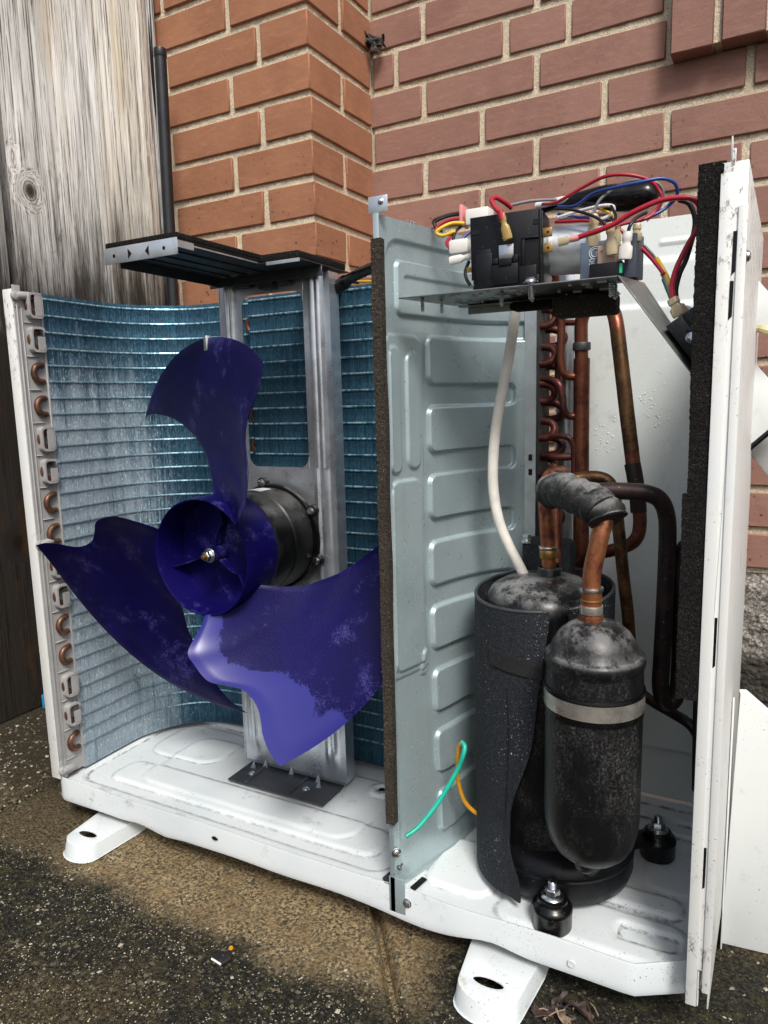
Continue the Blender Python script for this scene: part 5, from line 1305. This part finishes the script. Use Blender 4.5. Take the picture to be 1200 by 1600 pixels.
# ------------------------------------------------------------------ small things
def curled(name, label, cat, c, size, mat, seed, rot, group=None):
    rn = random.Random(seed); m = MB()
    def fn(u, v):
        a, b = (u-.5)*2, (v-.5)*2
        w = (1-abs(b)**1.6)*(.55+.25*math.sin(b*9+seed))+.04
        return Vector((a*w*.55, b, .35*a*a*w+.25*math.sin(b*2.2+seed)+noise.noise((a*2, b*2, seed))*.35))*size
    m.grid(fn, 14, 18); R_ = Matrix.Rotation(rot[2], 3, 'Z') @ Matrix.Rotation(rot[1], 3, 'Y') @ Matrix.Rotation(rot[0], 3, 'X')
    m.v = [Vector(c)+R_@v for v in m.v]
    return tag(m.obj(name, mat, solid=.0005, autosmooth=70), label, cat, group)
lc = Vector((WO.x+.010, WO.y-.014, 1.187))
w_ = thing('withered_leaf', 'dark withered leaf caught in the inner corner of the brickwork', 'dead leaf', lc)
for i, (dx, dz, s, r) in enumerate(((-.008,.005,.015,(.4,1.2,.3)),(.004,.001,.017,(1.5,.3,.9)),(.020,-.004,.015,(1.3,.2,-.6)),(.010,-.012,.014,(.8,.9,.2)))):
    m = MB()
    def fn(u, v, i=i):
        a, b = (u-.5)*2, (v-.5)*2; k = 1-.45*abs(math.sin(math.atan2(b, a)*2.5+i))
        return Vector((a*k, b*k*.8, .5*noise.noise((a*1.6, b*1.6, i*3.3))+.3*a*b))*s
    m.grid(fn, 12, 12); R_ = Matrix.Rotation(r[2], 3, 'Z') @ Matrix.Rotation(r[1], 3, 'Y') @ Matrix.Rotation(r[0], 3, 'X')
    m.v = [lc+Vector((dx,-.003*i,dz))+R_@v for v in m.v]; m.obj('leaf_lobe', 'leafgrey', w_, solid=.0006, autosmooth=70)
g0 = atz(868, 1583, GZ+.003)
curled('fallen_leaf', 'pale tan dead leaf lying at the bottom edge by the foot', 'dead leaf', atz(878,1592,GZ+.005), .016, 'leaf2', 3, (.2,.3,.5), 'dead leaves by the right foot')
curled('fallen_leaf', 'dark brown crumpled leaf against the right mounting foot', 'dead leaf', atz(862,1572,GZ+.006), .020, 'leaf', 5, (.1,-.3,-.7), 'dead leaves by the right foot')
curled('fallen_leaf', 'broken brown leaf furthest under the pan corner', 'dead leaf', atz(905,1580,GZ+.004), .015, 'leaf', 8, (.3,.2,1.4), 'dead leaves by the right foot')
tw = thing('twigs', 'tangle of thin dry twigs among the dead leaves', 'twigs', atz(890,1585,GZ))
rn = random.Random(12)
for i in range(16):
    a = atz(rn.uniform(850,930), rn.uniform(1565,1600), GZ+.004); d = Vector((rn.uniform(-1,1), rn.uniform(-1,1), rn.uniform(-.1,.25)))*.016
    MB().tube([a, a+d*.5+Vector((0,0,.002)), a+d], .0007, 5).obj('twig', 'leaf' if i % 3 else 'leaf2', tw)
cp = atz(347, 1501, GZ+.002)
t = thing('broken_chip', 'small black broken chip with a white edge lying on the mossy concrete', 'chip', cp)
MB().prism([cp+Vector(q) for q in ((-.010,-.004,0),(.006,-.006,0),(.011,.002,.002),(.004,.007,.004),(-.008,.004,.003))], (0,0,.0035)).obj('body', 'chip', t, bevel=.0008)
MB().tube([cp+Vector((-.010,-.0048,.0022)), cp+Vector((.004,-.0066,.0022))], .0011, 6).obj('white_edge', 'sticker', t)
op = atz(361, 1482, GZ+.002); tag(MB().lathe([(0,.003),(.0022,.002),(.0028,0)], op, seg=8).obj('orange_stone', 'orange'), 'tiny orange stone beside the black chip on the concrete', 'stone')
bt = Vector((-.358,.262,GZ+.012))
t = thing('blue_tag', 'small bright blue tag at the foot of the fence boards', 'tag', bt)
MB().box(bt+Vector((-.002,-.016,-.010)), bt+Vector((.003,.016,.018))).obj('tag_body', 'blue_tag', t, bevel=.001)
for dy, dz in ((-.006,.004),(.004,.007),(.0,-.003)): MB().lathe([(0,.0034),(.0016,.003)], bt+Vector((0,dy,dz)), axis='X', seg=8).obj('tag_mark', 'blackp', t)
